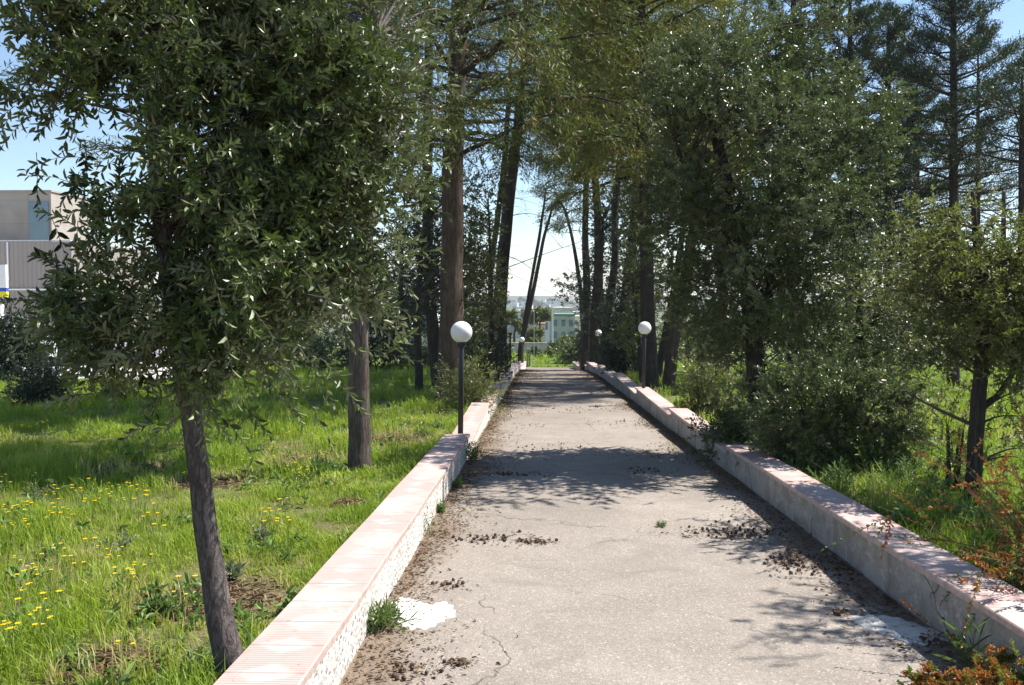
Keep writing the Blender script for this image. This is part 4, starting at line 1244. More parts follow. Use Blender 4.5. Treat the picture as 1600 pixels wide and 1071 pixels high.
def grass():
    r = rng(5)
    parts = []; vars_ = []
    zones = [  # x0,x1,y0,y1,n,height,width
        (-5.2, -1.2, 2.6, 8.0, 96000, .12, .0052), (-10, -1.2, 8.0, 15.0, 88000, .16, .009), (-19, -1.2, 15, 28, 60000, .19, .017), (-26, -1.2, 28, 58, 26000, .22, .035),
        (2.42, 6.8, 3.0, 9.5, 52000, .21, .007), (2.42, 11, 9.5, 18, 34000, .19, .012), (2.42, 24, 18, 34, 26000, .2, .02), (2.42, 36, 34, 60, 16000, .22, .04), (-6, 8, 57.4, 80, 12000, .30, .045)]
    for (x0, x1, y0, y1, n, h, w) in zones:
        m = int(n / 7)
        cx = r.uniform(x0, x1, m); cy = y0 + (y1 - y0) * r.random(m) ** 1.15
        q = sn(cx, cy, 1.3, 3) + .6 * sn(cx, cy, 3.7, 8)
        keep = r.random(m) < np.clip(.75 + .55 * q, .34, 1)
        for (bx, by, br) in BARE:
            dd = np.hypot((cx - bx), (cy - by) * .8) / br + .3 * sn(cx, cy, 8, 2)
            keep &= (dd > 1) | (r.random(m) < .13)
        keep &= ~((cx < -10.3 - .22 * (cy - 27)) & (cy > 27) & (cx > -60) & (cy < 75))
        cx, cy, q = cx[keep], cy[keep], q[keep]
        k = 7
        X = np.repeat(cx, k) + r.normal(size=len(cx) * k) * (.02 + h * .12)
        Y = np.repeat(cy, k) + r.normal(size=len(cx) * k) * (.02 + h * .12)
        if x0 > 0: X = np.maximum(X, 2.405)
        if x1 < 0: X = np.minimum(X, -1.205)
        Z = gz(X, Y) - .01
        tall = np.clip(.9 + .45 * sn(X, Y, 1.1, 12) + .6 * sn(X, Y, 3.7, 15) + .4 * sn(X, Y, 8.3, 16), .22, 2.1)
        H = h * tall * r.uniform(.45, 1.25, len(X)); W = w * r.uniform(.6, 1.4, len(X))
        a = r.uniform(0, 6.28, len(X)); tilt = r.uniform(.1, .8, len(X))
        dx, dy = np.cos(a), np.sin(a)
        a2 = a + r.normal(size=len(X)) * .7 + 1.57
        sx_, sy_ = np.cos(a2) * W / 2, np.sin(a2) * W / 2
        b0 = np.stack([X - sx_, Y - sy_, Z], 1); b1_ = np.stack([X + sx_, Y + sy_, Z], 1)
        mx = X + dx * H * tilt * .3; my = Y + dy * H * tilt * .3; mz = Z + H * .62
        m0 = np.stack([mx - sx_ * .8, my - sy_ * .8, mz], 1); m1 = np.stack([mx + sx_ * .8, my + sy_ * .8, mz], 1)
        tpz = np.stack([X + dx * H * tilt, Y + dy * H * tilt, Z + H * (1 - .18 * tilt)], 1)
        V = np.stack([b0, b1_, m1, m0, tpz], 1).reshape(-1, 3)
        b_ = (np.arange(len(X)) * 5)[:, None]
        parts.append((V, [b_ + np.array([0, 1, 2, 3]), b_ + np.array([3, 2, 4])]))
        tn = np.clip(.42 + .35 * sn(X, Y, 1.1, 21) + .28 * sn(X, Y, 4.1, 22), 0, .95) * .66 + r.random(len(X)) * .34
        for (bx, by, br) in BARE:
            tn = np.where(np.hypot(X - bx, (Y - by) * .8) < br * 1.15, np.maximum(tn, r.uniform(.6, 1, len(X))), tn)
        vars_.append(tn)
    # join: tris first, then quads, in the order join_parts sorts them
    V, F = join_parts(parts)
    v = np.concatenate(vars_)
    me = mesh_np("grass", V, F, M['grass'], var=np.concatenate([v, v]))
    tag(link("grass", me), "long spring grass growing in the meadow on both sides of the path", "grass", kind="stuff")


grass()


def herbs():
    """low broad-leaved herbs and clover between the grass, far too many to count"""
    r = rng(66)
    n = 1300
    x = np.concatenate([-1.25 - 5.5 * r.random(n) ** 1.1, r.uniform(2.45, 5.5, 900)]); y = np.concatenate([2.8 + 12 * r.random(n) ** 1.3, r.uniform(4, 12, 900)])
    q = sn(x, y, 1.9, 33) + .6 * sn(x, y, 5.1, 31)
    k = q > .0; x, y = x[k], y[k]
    m = 9
    X = np.repeat(x, m) + r.normal(size=len(x) * m) * .02; Y = np.repeat(y, m) + r.normal(size=len(x) * m) * .02
    a = r.uniform(0, 6.28, len(X)); el = r.uniform(.2, 1.2, len(X))
    d = np.stack([np.cos(a) * np.cos(el), np.sin(a) * np.cos(el), np.sin(el)], 1)
    nn = nrm(np.array([0, 0, 1.]) + r.normal(size=d.shape) * .3)
    hgt = np.repeat(r.uniform(.0, .10, len(x)), m) * r.random(len(X))
    L = np.repeat(r.uniform(.025, .085, len(x)), m) * r.uniform(.7, 1.2, len(X)); W = L * np.repeat(r.uniform(.22, .5, len(x)), m)
    X = np.minimum(X, np.where(X < 0, -1.23, 99))
    V, F, kk = leaf_arrays(np.stack([X, Y, gz(X, Y) + .01 + hgt], 1), d, nn, L, W, True, .2, .3)
    v = np.repeat(r.random(len(x)), m)
    tag(link("meadow_herbs", mesh_np("meadow_herbs", V, [F], M['weed'], var=np.repeat(v, kk))), "low leafy herbs mixed into the grass beside the path", "herbs", kind="stuff")


herbs()


def flower_variants():
    out = []
    r = rng(8)
    for k in range(3):
        parts_s = MB(); F_ = MB()
        for j in range(2 + k):
            a = r.uniform(0, 6.28); hh = r.uniform(.16, .30); rr = r.uniform(.02, .08)
            tx, ty = rr * math.cos(a), rr * math.sin(a)
            parts_s.tube([(0, 0, -.01), (tx * .4, ty * .4, hh * .5), (tx, ty, hh)], [.0018, .0015, .001], 4)
            for m in range(11):
                b_ = 2 * math.pi * m / 11
                ca, sa = math.cos(b_), math.sin(b_)
                p0 = np.array([tx, ty, hh]); d = np.array([ca, sa, .25]); s = np.array([-sa, ca, 0])
                F_.add([p0, p0 + d * .009 + s * .003, p0 + d * .016, p0 + d * .009 - s * .003], [(0, 1, 2, 3)])
            F_.lathe([(.001, hh - .003), (.004, hh), (.004, hh + .003), (.001, hh + .004)], tx, ty, 8)
        out.append((parts_s, F_))
    return out


FG = "yellow daisies dotted over the meadow"
protos = []
for s_, f_ in flower_variants():
    root = thing("yellow_flower", (0, 0, 0), "small yellow daisy-like flowers on thin green stalks in the left meadow grass", "flower", FG)
    s_.build("stalk", M['stalk'], root); f_.build("blossom", M['yellow'], root)
    protos.append(root)
r = rng(77)
fl_px = [(60, 690), (40, 683), (20, 700), (75, 682), (118, 712), (10, 760), (82, 745), (95, 752), (105, 798), (40, 795), (78, 800), (190, 802), (185, 808), (195, 798), (225, 828), (15, 820), (50, 830), (78, 832), (98, 815), (48, 840),
         (262, 742), (350, 745), (430, 740), (445, 768), (380, 760), (155, 868), (222, 890), (214, 884), (228, 888), (292, 876), (218, 832), (140, 812), (30, 934), (145, 934), (230, 932), (40, 1015), (70, 1035), (28, 1062), (36, 1060), (22, 1066), (5, 1046), (8, 1010),
         (200, 800), (120, 790), (90, 760), (30, 740), (12, 870), (70, 925), (290, 995), (55, 885), (130, 845), (500, 735), (470, 700), (690, 655), (688, 650), (530, 690), (600, 655), (410, 700), (400, 820), (430, 838), (300, 700), (330, 690), (160, 740), (175, 725)]
fl_px += [(int(r.uniform(20, 560)), int(r.uniform(660, 1040))) for _ in range(34)]
fl_px = [q for q in fl_px if q[0] < 690 - (q[1] - 690) * .95 - 20]
fi = 0
for (px, py) in fl_px:
    g = Gp(px, py + 8, 0.12)
    for j in range(1):
        x, y = g[0] + r.normal() * .10, g[1] + r.normal() * .18
        if x > -1.35: x = -1.35 - .2 * r.random()
        o = protos[fi % 3] if fi < 3 else copy_tree(protos[fi % 3])
        o.location = (x, y, float(gz(x, y))); o.rotation_euler = (0, 0, r.uniform(0, 6.28)); s = r.uniform(.7, 1.1); o.scale = (s, s, s)
        fi += 1


def weed(name, label, x, y, z, h, n, lf, wf, mat, seed, spread=.5, cat="weed", group=None, nl=10):
    r = rng(seed)
    a = r.uniform(0, 6.28, n); el = r.uniform(.5, 1.5, n)
    d = np.stack([np.cos(a) * np.cos(el) * spread * 2, np.sin(a) * np.cos(el) * spread * 2, np.sin(el)], 1)
    c = np.zeros((n, 3)) + r.normal(size=(n, 3)) * np.array([.02, .02, 0])
    st = twig_lines(c, nrm(d), r.uniform(.5, 1, n) * h, 5, .2, r)
    root = thing(name, (x, y, z), label, cat, group)
    V, Q = tubes_np(st, np.linspace(1, .4, 5)[None] * np.full((n, 1), .002), 3)
    link("stems", mesh_np("stems", V, [Q], M['stalk'], smooth=True), root)
    V, F, k = leaves_on(st, nl, lf, wf, r, hexa=True, start=.1)
    link("foliage", mesh_np("foliage", V, [F], M[mat], var=np.repeat(r.random(n * nl), k)), root)
    return root


def wp(px, py): return Gp(px, py)


g = wp(592, 985); weed("weed", "tuft of grassy weeds at the foot of the left wall beside the white patch", -.86, g[1], float(prof(g[1])), .22, 22, .09, .10, 'weed', 201)
g = wp(655, 850); weed("weed", "tall thin stalk with small leaves against the sunlit left wall", -.87, 6.9, float(prof(6.9)), .36, 5, .035, .3, 'weed', 202, .12)
g = wp(742, 715); weed("weed", "bushy green weed at the end of the first wall section on the left", -.84, 10.9, float(prof(10.9)), .34, 16, .08, .2, 'weed', 203, .4)
g = wp(712, 770); weed("weed", "small weed with a yellow flower at the base of the left wall", -.86, 9.0, float(prof(9.0)), .15, 12, .05, .3, 'weed', 204)
weed("weed", "low green weed at the left wall between two litter piles", -.87, 7.8, float(prof(7.8)), .12, 12, .05, .3, 'weed', 205)
g = wp(1032, 823); weed("weed", "tiny grass tuft growing from a crack in the middle of the path", g[0], g[1], float(prof(g[1])), .05, 14, .035, .12, 'weed', 206)
weed("weed", "upright green blades growing in front of the right wall near the orange shrub", 2.0, 4.15, float(prof(4.15)), .30, 6, .16, .07, 'weed', 207, .12, nl=5)
for j, (px, py, lab) in enumerate([(412, 850, "grey-green stalky plant in the grass right of the leaning trunk"), (250, 965, "broad-leaved plant in the short grass left of the leaning trunk"), (500, 748, "bright green clump at the foot of the straight grey trunk"),
                                   (360, 905, "pale rosette of leaves right beside the leaning trunk"), (300, 1050, "grey-green weed at the lower edge left of the leaning trunk"), (190, 860, "grey-green weed in the middle of the left meadow"), (60, 790, "dry stalky weed among the yellow flowers at the left edge")]):
    g = Gp(px, py, .14)
    weed("weed", lab, g[0], g[1], float(gz(g[0], g[1])), [.28, .12, .22, .10, .12, .22, .26][j], [8, 14, 30, 9, 8, 8, 8][j], [.05, .09, .12, .07, .05, .05, .04][j], .3, 'grey_weed' if j in (0, 3, 4, 5, 6) else 'weed', 210 + j, .35)
rw = rng(31)
for j in range(26):
    x, y = 2.55 + abs(rw.normal()) * .7, rw.uniform(5.2, 11)
    weed("weed", "lush green weeds crowding along the back of the right wall", x, y, float(gz(x, y)), rw.uniform(.25, .5), 12, .085, .3, 'weed', 230 + j, .35, group="weeds behind the right wall")
for j in range(16):
    x, y = -1.4 - abs(rw.normal()) * .3, rw.uniform(11.5, 24)
    weed("weed", "small leafy weeds along the back of the left wall", x, y, float(gz(x, y)), rw.uniform(.12, .25), 8, .06, .3, 'weed', 260 + j, .35, group="weeds behind the left wall")

# ------------------------------------------------------------------ cones and dry litter on the path
def cone_mesh(seed):
    r = rng(seed)
    bm = bmesh.new(); bmesh.ops.create_icosphere(bm, subdivisions=2, radius=.0135)
    for v in bm.verts:
        n = v.co.normalized()
        k = .82 + .25 * abs(math.sin(n.x * 5 + seed) * math.cos(n.y * 5 + n.z * 4))
        v.co = n * .0135 * k; v.co.z *= .9
    m = MB(); m.bm(bm)
    me = mesh_np("cypress_cone", np.array(m.v), [np.array(v) for v in m.f.values()], M['cone'])
    return me


CM = [cone_mesh(k) for k in (1, 2, 3)]
r = rng(99)
clumps = [(760, 842, 50, 7, 26), (835, 845, 22, 4, 16), (1150, 832, 60, 8, 44), (1232, 872, 26, 9, 26), (1275, 885, 50, 14, 34), (720, 1038, 14, 4, 9), (640, 1050, 40, 12, 10), (800, 742, 44, 3, 22), (1010, 736, 22, 4, 12),
          (700, 915, 25, 6, 9), (860, 700, 60, 6, 12), (1310, 955, 10, 4, 8), (1456, 1000, 12, 6, 6), (1400, 940, 40, 12, 8), (900, 640, 60, 5, 12), (980, 660, 40, 6, 12)]
n = 0
for (px, py, sx_, sy_, cnt) in clumps:
    for _ in range(cnt):
        g = Gp(px + r.normal() * sx_ * .6, py + r.normal() * sy_ * .6)
        x, y = min(max(g[0], -.86), 2.09), g[1]
        o = link("cypress_cone", CM[n % 3]); n += 1
        tag(o, "small round brown cypress cone lying on the asphalt path", "cone", "cypress cones scattered on the path")
        o.location = (x, y, float(pz(x, y)) + .010); o.rotation_euler = tuple(r.uniform(0, 6.28, 3)); s = r.uniform(.75, 1.15); o.scale = (s, s, s)


def litter():
    r = rng(55)
    pos = []
    for (px, py, sx_, sy_, cnt) in clumps:
        for _ in range(int(cnt * 9)):
            g = Gp(px + r.normal() * sx_ * .8, py + r.normal() * sy_ * .8)
            pos.append((g[0], g[1]))
    m = 15000
    y = 2.6 + 45 * r.random(m) ** 1.5
    e = np.abs(r.normal(size=m)) * (.10 + .22 * np.clip(sn(y, y * .3, 1.7, 2) + .3, 0, 1.3))
    xl = -.89 + e
    y2 = 2.6 + 45 * r.random(m) ** 1.5
    e2 = np.abs(r.normal(size=m)) * (.09 + .22 * np.clip(sn(y2 * .7, y2, 1.1, 5) + .3, 0, 1.3))
    xr = 2.10 - e2
    y3 = r.uniform(11, 50, 9000); x3 = r.uniform(-.85, 2.1, 9000); kp = (sn(x3, y3, 1.0, 9) + .5 * sn(x3, y3, 3.1, 2)) > .35
    x = np.concatenate([[p_[0] for p_ in pos], xl, xr, x3[kp]]); y = np.concatenate([[p_[1] for p_ in pos], y, y2, y3[kp]])
    k = (x > -.89) & (x < 2.11); x, y = x[k], y[k]
    a = r.uniform(0, 6.28, len(x))
    d = np.stack([np.cos(a), np.sin(a), r.normal(size=len(x)) * .25], 1)
    nn = nrm(r.normal(size=(len(x), 3)) * .35 + np.array([0, 0, 1.]))
    L = r.uniform(.006, .030, len(x)) * (1 + y * .035); W = L * r.uniform(.12, .5, len(x))
    p_ = np.stack([x, y, pz(x, y) + .004 + .006 * r.random(len(x))], 1)
    V, F, kk = leaf_arrays(p_, d, nn, L, W, True, .2, .2)
    tag(link("leaf_litter", mesh_np("leaf_litter", V, [F], M['litter'], var=np.repeat(r.random(len(x)), kk))), "dry leaves, bark crumbs and twigs drifted along both wall feet and over the path", "litter", kind="stuff")
    # dry thatch on the bare spots of the meadow
    X = []; Y = []
    for (bx, by, br) in BARE:
        X.append(bx + r.normal(size=900) * br * .5); Y.append(by + r.normal(size=900) * br * .6)
    x = np.concatenate(X); y = np.concatenate(Y); k = x < -1.21; x, y = x[k], y[k]
    a = r.uniform(0, 6.28, len(x)); d = np.stack([np.cos(a), np.sin(a), r.uniform(-.1, .5, len(x))], 1)
    nn = nrm(r.normal(size=(len(x), 3)) * .5 + np.array([0, 0, 1.]))
    L = r.uniform(.02, .07, len(x)); W = L * r.uniform(.08, .35, len(x))
    V, F, kk = leaf_arrays(np.stack([x, y, gz(x, y) + .015 * r.random(len(x))], 1), d, nn, L, W, True, .2, .2)
    tag(link("dry_thatch", mesh_np("dry_thatch", V, [F], M['litter'], var=np.repeat(r.random(len(x)) * .79, kk))), "dry straw and dead leaves on the bare spots of the left meadow", "straw", kind="stuff")


litter()

# ------------------------------------------------------------------ left background: concrete building, sign, canopy, tyres
def bx(mats, name, parent, *boxes, bev=0.0):
    m = MB()
    for b_ in boxes: m.box(*b_, bev=bev)
    return m.build(name, mats, parent)


bz = float(gz(-45, 70))
root = thing("concrete_building", (-40, 68, bz), "large windowless concrete building with a corner window at the left edge behind the forecourt", "building")
bx([M['panels']], "upper_storey", root, (-30, .3, 4, 10, 5.9 - bz, 10.15 - bz))
bx([M['ribbed']], "lower_wall", root, (-30, 4, 0, 14, -1, 5.9 - bz))
bx([M['glass']], "window", root, (-1.55, .1, 3.9, 4.6, 6.1 - bz, 9.35 - bz))
bx([M['pole_pale']], "roof_rail", root, (-30, 4, -.1, .05, 5.92 - bz, 6.0 - bz))
bx([M['white']], "downpipe", root, (-1.0, -.9, -.12, -.02, 2.9 - bz, 5.85 - bz))
bx([M['white']], "pipe", root, (-4, 4, -.16, -.04, 2.15 - bz, 2.27 - bz))
bx([M['white']], "fascia", root, (-30, -2.2, -3.0, -.05, 4.3 - bz, 5.5 - bz))
bx([M['panels']], "parapet", root, (-30.1, .4, 3.9, 10.1, 10.16 - bz, 10.3 - bz))
sx0 = P(0, 440, 45); g0 = float(gz(sx0[0], 45))
root = thing("roadside_sign", (sx0[0] - .05, 45, g0), "white sign panel with a blue and yellow strip on a pale pillar", "sign")
m_ = MB(); m_.lathe([(.2, -.1), (.2, P(0, 466, 45)[2] - g0)], 0, 0, 16); m_.build("pillar", M['white'], root)
bx([M['white']], "panel", root, (-1.2, .42, -.1, .1, P(0, 450, 45)[2] - g0, P(0, 414, 45)[2] - g0))
M['blue'] = flat_mat("blue_print", (.03, .08, .35), .5); M['ylw'] = flat_mat("yellow_print", (.75, .62, .03), .5); M['orange'] = flat_mat("orange_plastic", (.75, .22, .02), .5); M['red'] = flat_mat("red_print", (.5, .04, .03), .5)
bx([M['ylw']], "printed_strip", root, (-1.2, .42, -.1, .1, P(0, 465, 45)[2] - g0, P(0, 456, 45)[2] - g0))
bx([M['blue']], "printed_strip", root, (-1.2, .42, -.1, .1, P(0, 456, 45)[2] - g0 + .002, P(0, 450, 45)[2] - g0 - .002))

c = P(86, 540, 37); g0 = float(gz(c[0], 37))
root = thing("canopy_tent", (c[0], 37, g0), "white pitched canopy over dark stacks beside the concrete building", "tent")
m_ = MB(); ht = P(0, 541, 37)[2] - g0; hp = P(0, 523, 37)[2] - g0
m_.add([(-1.1, -1, ht), (.9, -1, ht), (.9, 1.4, ht), (-1.1, 1.4, ht), (-.3, .2, hp + .1), (.5, .2, hp + .1), (-1.1, -1, ht - .08), (.9, -1, ht - .08), (.9, 1.4, ht - .08), (-1.1, 1.4, ht - .08)],
       [(0, 1, 5, 4), (1, 2, 5), (2, 3, 4, 5), (3, 0, 4), (0, 6, 7, 1), (1, 7, 8, 2), (2, 8, 9, 3), (3, 9, 6, 0), (6, 9, 8, 7)])
m_.build("canopy", M['awning'], root)
for (x_, y_) in ((-1.05, -.95), (.85, -.95), (.85, 1.35), (-1.05, 1.35)):
    m_ = MB(); m_.tube([(x_, y_, -.05), (x_, y_, ht - .05)], [.03, .03], 8); m_.build("leg", M['pole_pale'], root)


def tyre_mesh():
    m_ = MB(); prf = []
    for k in range(13):
        a = 2 * math.pi * k / 12
        prf.append((.25 + .075 * math.cos(a), .1 + .095 * math.sin(a)))
    n_ = 20; V = []; F = []
    for (rr, z) in prf[:-1]:
        for q in range(n_):
            V.append((rr * math.cos(2 * math.pi * q / n_), rr * math.sin(2 * math.pi * q / n_), z))
    for i in range(12):
        for q in range(n_):
            F.append((i * n_ + q, i * n_ + (q + 1) % n_, ((i + 1) % 12) * n_ + (q + 1) % n_, ((i + 1) % 12) * n_ + q))
    m_.add(V, F)
    return mesh_np("tyre", np.array(m_.v), [np.array(v) for v in m_.f.values()], M['dark_rubber'], smooth=True)


TY = tyre_mesh(); rt = rng(3)
for j, (px, D, cnt) in enumerate([(62, 36.6, 5), (76, 36.4, 6), (92, 36.2, 8), (106, 36.3, 7), (120, 36.8, 5), (136, 37.2, 4), (150, 37.4, 3)]):
    p = P(px, 560, D); g0 = float(gz(p[0], D)) + .05
    for k in range(cnt):
        o = link("tyre", TY, None, (p[0] + rt.normal() * .02, D + rt.normal() * .02, g0 + k * .2), (0, 0, rt.uniform(0, 6)))
        tag(o, "black tyre in the stacks under and beside the white canopy", "tyre", "stacked tyres by the white canopy")
p = P(41, 560, 35); g0 = float(gz(p[0], 35)) + .05
root = thing("kiosk_machine", (p[0], 35, g0), "white upright cabinet with an orange top, partly behind the round dark bush", "cabinet")
h_ = P(0, 553, 35)[2] - g0
bx([M['white']], "cabinet", root, (-.3, .22, -.2, .2, 0, h_), bev=.02)
bx([M['orange']], "orange_top", root, (-.1, .2, -.15, .15, h_ + .002, h_ + .2), bev=.03)
bx([M['dark_rubber']], "control_panel", root, (-.1, .14, -.215, -.19, h_ * .55, h_ * .85))


def car(label, px, D, rz, col):
    p = P(px, 580, D); g0 = float(gz(p[0], D)) + .05
    root = thing("parked_car", (p[0], D, g0), label, "car", rz=rz)
    prof_ = [(-2.05, .35), (-2.1, .75), (-1.9, .95), (-1.2, 1.05), (-.55, 1.42), (.75, 1.45), (1.55, 1.0), (1.95, .9), (2.05, .6), (2.0, .3)]
    V = []; F = []
    for s in (-1, 1):
        for (x, z) in prof_:
            V.append((x, s * (.85 if z < 1.2 else .66), z))
    n_ = len(prof_)
    for i in range(n_):
        j = (i + 1) % n_
        F.append((i, j, n_ + j, n_ + i))
    F.append(tuple(range(n_))[::-1]); F.append(tuple(n_ + k for k in range(n_)))
    m_ = MB(); m_.add(V, F); m_.build("body", flat_mat("car_paint", col, .25, .6, .02), root)
    m_ = MB()
    for s in (-1, 1):
        m_.add([(-1.0, s * .845, 1.02), (1.3, s * .845, 1.02), (.7, s * .70, 1.38), (-.5, s * .70, 1.38)], [(0, 1, 2, 3)])
    m_.build("side_windows", M['glass'], root)
    for (x, s) in ((-1.3, -1), (1.3, -1), (-1.3, 1), (1.3, 1)):
        o = link("wheel", TY, root, (x, s * .86 + (.1 if s < 0 else 0) - (0 if s < 0 else 0), .31), (math.radians(90), 0, 0))
    return root


car("white parked car glimpsed under the foreground leaves on the left", 252, 40, .2, (.75, .75, .76))
car("white parked car cut off by the left edge behind the round dark bush", -8, 33, 1.2, (.75, .75, .75))
car("blue parked car glimpsed behind the foreground leaves beside the white one", 225, 44, .1, (.05, .12, .35))

# ------------------------------------------------------------------ buildings and things far down the valley
def house(label, px, top, D, wpx, seed, col, deep=8, roof=None, cat="house", wins=(2, 2), group=None, name="house", rz=0.0, wr=.5):
    tl_ = P(px - wpx / 2, top, D); tr = P(px + wpx / 2, top, D)
    cx = (tl_[0] + tr[0]) / 2; w = tr[0] - tl_[0]
    g0 = float(gz(cx, D)) - .5
    h = tl_[2] - g0
    root = thing(name, (cx, D, g0), label, cat, group, rz)
    wm = flat_mat("house_wall", col, .9, .1, .06, .5)
    bx([wm], "wall", root, (-w / 2, w / 2, 0, deep, 0, h))
    rm = flat_mat("house_roof", roof or tuple(c_ * .85 for c_ in col), .9, .1, .1, .5)
    o_ = .02 * w
    bx([rm], "roof", root, (-w / 2 - o_, w / 2 + o_, -o_, deep + o_, h + .003, h + max(.3, .06 * h)))
    nx_, nz_ = wins
    dark = M['glass']
    for i in range(nx_):
        for k in range(nz_):
            cxw = -w / 2 + w * (i + .5 + .12 * math.sin(seed + i)) / nx_
            zc = h - (h * wr) * (k + .5) / nz_ - .03 * h
            ww = min(w / nx_ * .24, 1.0)
            wh = min(h * wr / nz_ * .28, .9)
            bx([dark], "window", root, (cxw - ww, cxw + ww, -.06, .1, zc - wh, zc + wh))
    return root


hr = house("pale green flat-roofed building with a green roof edge beyond the end of the path", 879, 494, 150, 38, 1, (.40, .42, .37), 10, (.13, .25, .18), "house", (3, 2), wr=.75)
house("cream two-storey building right behind the green-roofed one", 904, 497, 158, 22, 2, (.70, .62, .48), 9, None, "house", (2, 2))
house("white building with a cream attic above the green-roofed one", 880, 484, 230, 30, 3, (.72, .68, .56), 9, None, "house", (3, 1))
house("low white house left of the green-roofed building", 851, 498, 200, 16, 4, (.66, .66, .66), 9, None, "house", (2, 1))
house("blue-grey apartment block seen between the trunks on the left", 642, 470, 85, 50, 5, (.20, .24, .30), 10, (.3, .32, .35), "apartment block", (4, 3))
house("white house seen between the two dark trunks on the left", 668, 496, 80, 26, 6, (.68, .68, .68), 8, None, "house", (2, 1))
house("white-walled house seen low beside the blue-grey block", 632, 498, 78, 20, 7, (.70, .69, .67), 8, (.34, .32, .3), "house", (2, 1))
house("pale house with a terracotta roof under the umbrella pine", 842, 508, 175, 20, 8, (.55, .48, .42), 9, (.40, .20, .13), "house", (2, 1))
rr_ = rng(444)
tn = 0
wallc = [(.62, .60, .58), (.70, .68, .64), (.55, .50, .44), (.48, .46, .46), (.66, .58, .46), (.74, .73, .72)]
for row, (D, y0, cnt, wp_) in enumerate([(300, 492, 8, 16), (400, 488, 9, 15), (540, 483, 11, 13), (740, 478, 12, 11), (980, 473, 13, 9), (1250, 468, 14, 7)]):
    for k in range(cnt):
        px = 788 + (920 - 788) * (k + rr_.uniform(.1, .9)) / cnt
        if row > 1 and k % 4 == 0: px = rr_.choice([rr_.uniform(560, 680), rr_.uniform(1000, 1180)])
        house("small " + ["grey-white", "cream-white", "beige", "grey", "sand-coloured", "white"][tn % 6] + [" two-window", " two-window", " two-window", " two-window", "", ""][row] + " house in the hazy town on the far hillside", px, y0 + rr_.uniform(-2.5, 2.5), D * rr_.uniform(.93, 1.07), wp_ * rr_.uniform(.6, 1.5), tn, wallc[tn % 6], 10,
              None, "house", ((2, 1) if row < 4 else (1, 1)), "hazy town houses on the far hillside", rz=rr_.uniform(-.2, .2), wr=.6)
        tn += 1

# far trees on the slope of the valley
def fartree(label, px, py, D, w, h, seed, leaf='oak_leaf_far', name="tree", flat=False, nc=40, group=None):
    p = P(px, py, D); g0 = float(gz(p[0], D))
    r_ = w / 2 / FPX * D; hz = h / 2 / FPX * D
    top = p[2]
    t_ = [[p[0], D, g0 - .3, r_ * .07 + .08], [p[0] + r_ * .05, D, (g0 + top) / 2, r_ * .05 + .06], [p[0], D, top, .05]]
    bs = [(p[0], D, top, r_, r_, hz), (p[0] - r_ * .4, D, top - hz * .4, r_ * .5, r_ * .6, hz * .6), (p[0] + r_ * .4, D, top - hz * .3, r_ * .5, r_ * .6, hz * .6)]
    sc = D / 100.
    broadleaf(name, label, "tree", (p[0], D, g0), [t_], bs, seed=seed, nc=nc, per=9, cr=r_ * .13, twig=r_ * .28, nleaf=9, lf=.34 * sc ** .8, wf=.6, leaf=leaf, hexa=False, gap=.1, gs=.5 / sc, bark='bark_dark', twig_r=.015, group=group)


fartree("umbrella pine with a flat dark crown left of the green-roofed building", 843, 492, 105, 38, 15, 301, 'light_leaf', "umbrella_pine")
fartree("low green tree in the valley, between the second left lamp and the leaning stems", 803, 500, 95, 34, 34, 302, 'light_leaf')
fartree("bright green tree in front of the green-roofed building", 884, 537, 95, 34, 16, 303, 'light_leaf', "tree")
fartree("green tree just left of the green-roofed building", 834, 527, 100, 30, 22, 304, 'light_leaf')
fartree("dark green bush-like tree at the path's far end, right of the fence pole", 872, 548, 76, 30, 22, 305)
fartree("dark shrub at the far end of the path beside the leaning stems", 836, 552, 72, 20, 22, 306)
fartree("rounded tree at the foot of the right trunk group, beyond the path's end", 908, 532, 80, 20, 26, 307)
fartree("light shrub in the middle of the view beyond the path's end", 855, 555, 70, 22, 16, 308, 'light_leaf')
for j in range(40):
    D = rr_.uniform(180, 1200); px = rr_.uniform(785, 925) if j % 3 else rr_.uniform(560, 1200)
    gzv = float(gz((px - 844) / 1400 * D, D))
    py = 465 + (1.6 - gzv) / D * 1400
    fartree("distant dark tree among the hazy houses of the town", px, py - rr_.uniform(2, 5), D, rr_.uniform(7, 16), rr_.uniform(4, 8), 320 + j, nc=10, group="distant trees among the town houses")

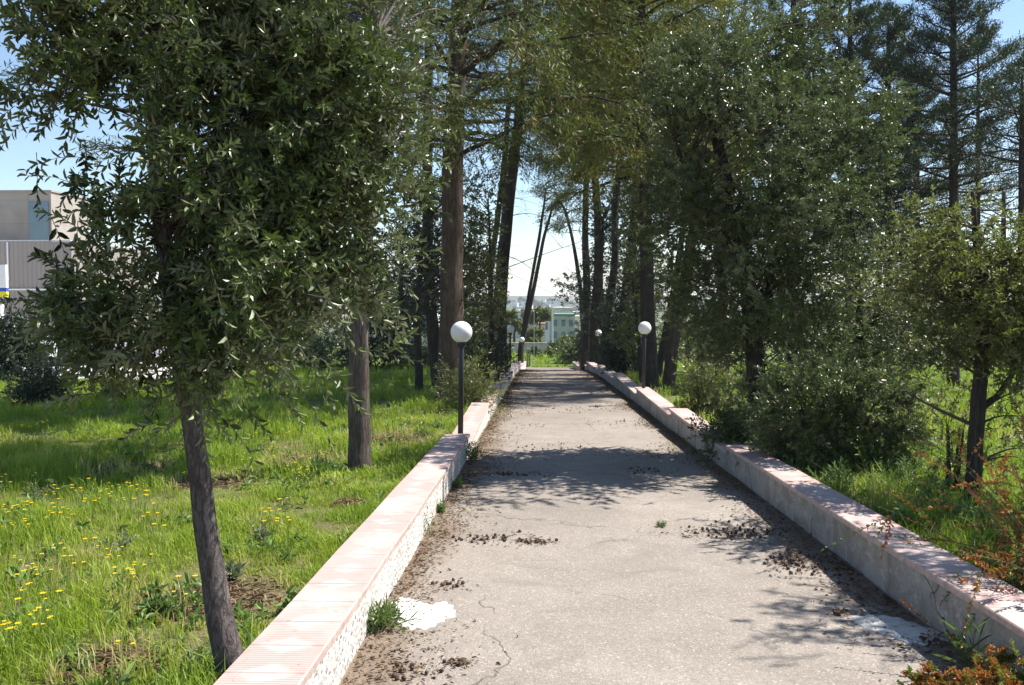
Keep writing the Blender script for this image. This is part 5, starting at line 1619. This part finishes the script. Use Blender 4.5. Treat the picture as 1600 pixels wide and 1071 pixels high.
# boundary wall, poles at the far end
p = P(858, 540, 84); g0 = float(gz(p[0], 84))
o = MB(); o.box(-6, 7, 0, .25, -.5, P(0, 536, 84)[2] - g0, bev=.03); o.box(-6.05, 7.05, -.04, .29, P(0, 536, 84)[2] - g0 + .002, P(0, 536, 84)[2] - g0 + .1, bev=.01)
tag(o.build("boundary_wall", flat_mat("pale_stone_wall", (.48, .42, .38), .9, .1, .25, 3), None, (p[0], 84, g0)), "low pale stone wall crossing the view beyond the end of the path", "wall")
for (px, top, bot, D, w, lab) in [(863, 480, 536, 88, .22, "tall pale pole in front of the green-roofed building"), (834.5, 480, 585, 66, .045, "thin pale pole beyond the leaning stems"), (789.5, 480, 560, 60, .08, "thin pale pole behind the second left lamp")]:
    p = P(px, top, D); g0 = float(gz(p[0], D))
    m_ = MB(); m_.tube([(0, 0, -.3), (0, 0, (p[2] - g0) * .5), (0, 0, p[2] - g0)], [w / 2, w * .45, w * .35], 10)
    m_.box(-w, w, -w, w, -.1, .12, bev=.01)
    tag(m_.build("pole", M['pole_pale'], None, (p[0], D, g0), smooth=False), lab, "pole")
for (px, D, lab) in [(824, 58.6, "left wooden post of the pair at the end of the left wall"), (827.5, 58.6, "right wooden post of the pair at the end of the left wall")]:
    p = P(px, 560, D); g0 = float(gz(p[0], D)); h_ = P(px, 545, D)[2] - g0
    m_ = MB(); m_.box(-.05, .05, -.05, .05, -.2, h_, bev=.008); m_.lathe([(.075, h_ - .12), (.075, h_ - .04), (.03, h_ + .03)], 0, 0, 10)
    tag(m_.build("wooden_post", flat_mat("weathered_wood", (.28, .24, .17), .9), None, (p[0], D, g0)), lab, "post")

# ------------------------------------------------------------------ haze over the valley
HAZE = 0.0003
if HAZE:
    m, nt, out = new_mat("air_haze")
    v = nt.nodes.new("ShaderNodeVolumePrincipled")
    v.inputs['Color'].default_value = (.80, .86, .95, 1); v.inputs['Density'].default_value = HAZE; v.inputs['Anisotropy'].default_value = 0.2
    nt.links.new(v.outputs[0], out.inputs['Volume'])
    m_ = MB(); m_.box(-3600, 3600, -60, 3700, -30, 40)
    o = m_.build("haze", [m]); tag(o, kind="stuff")
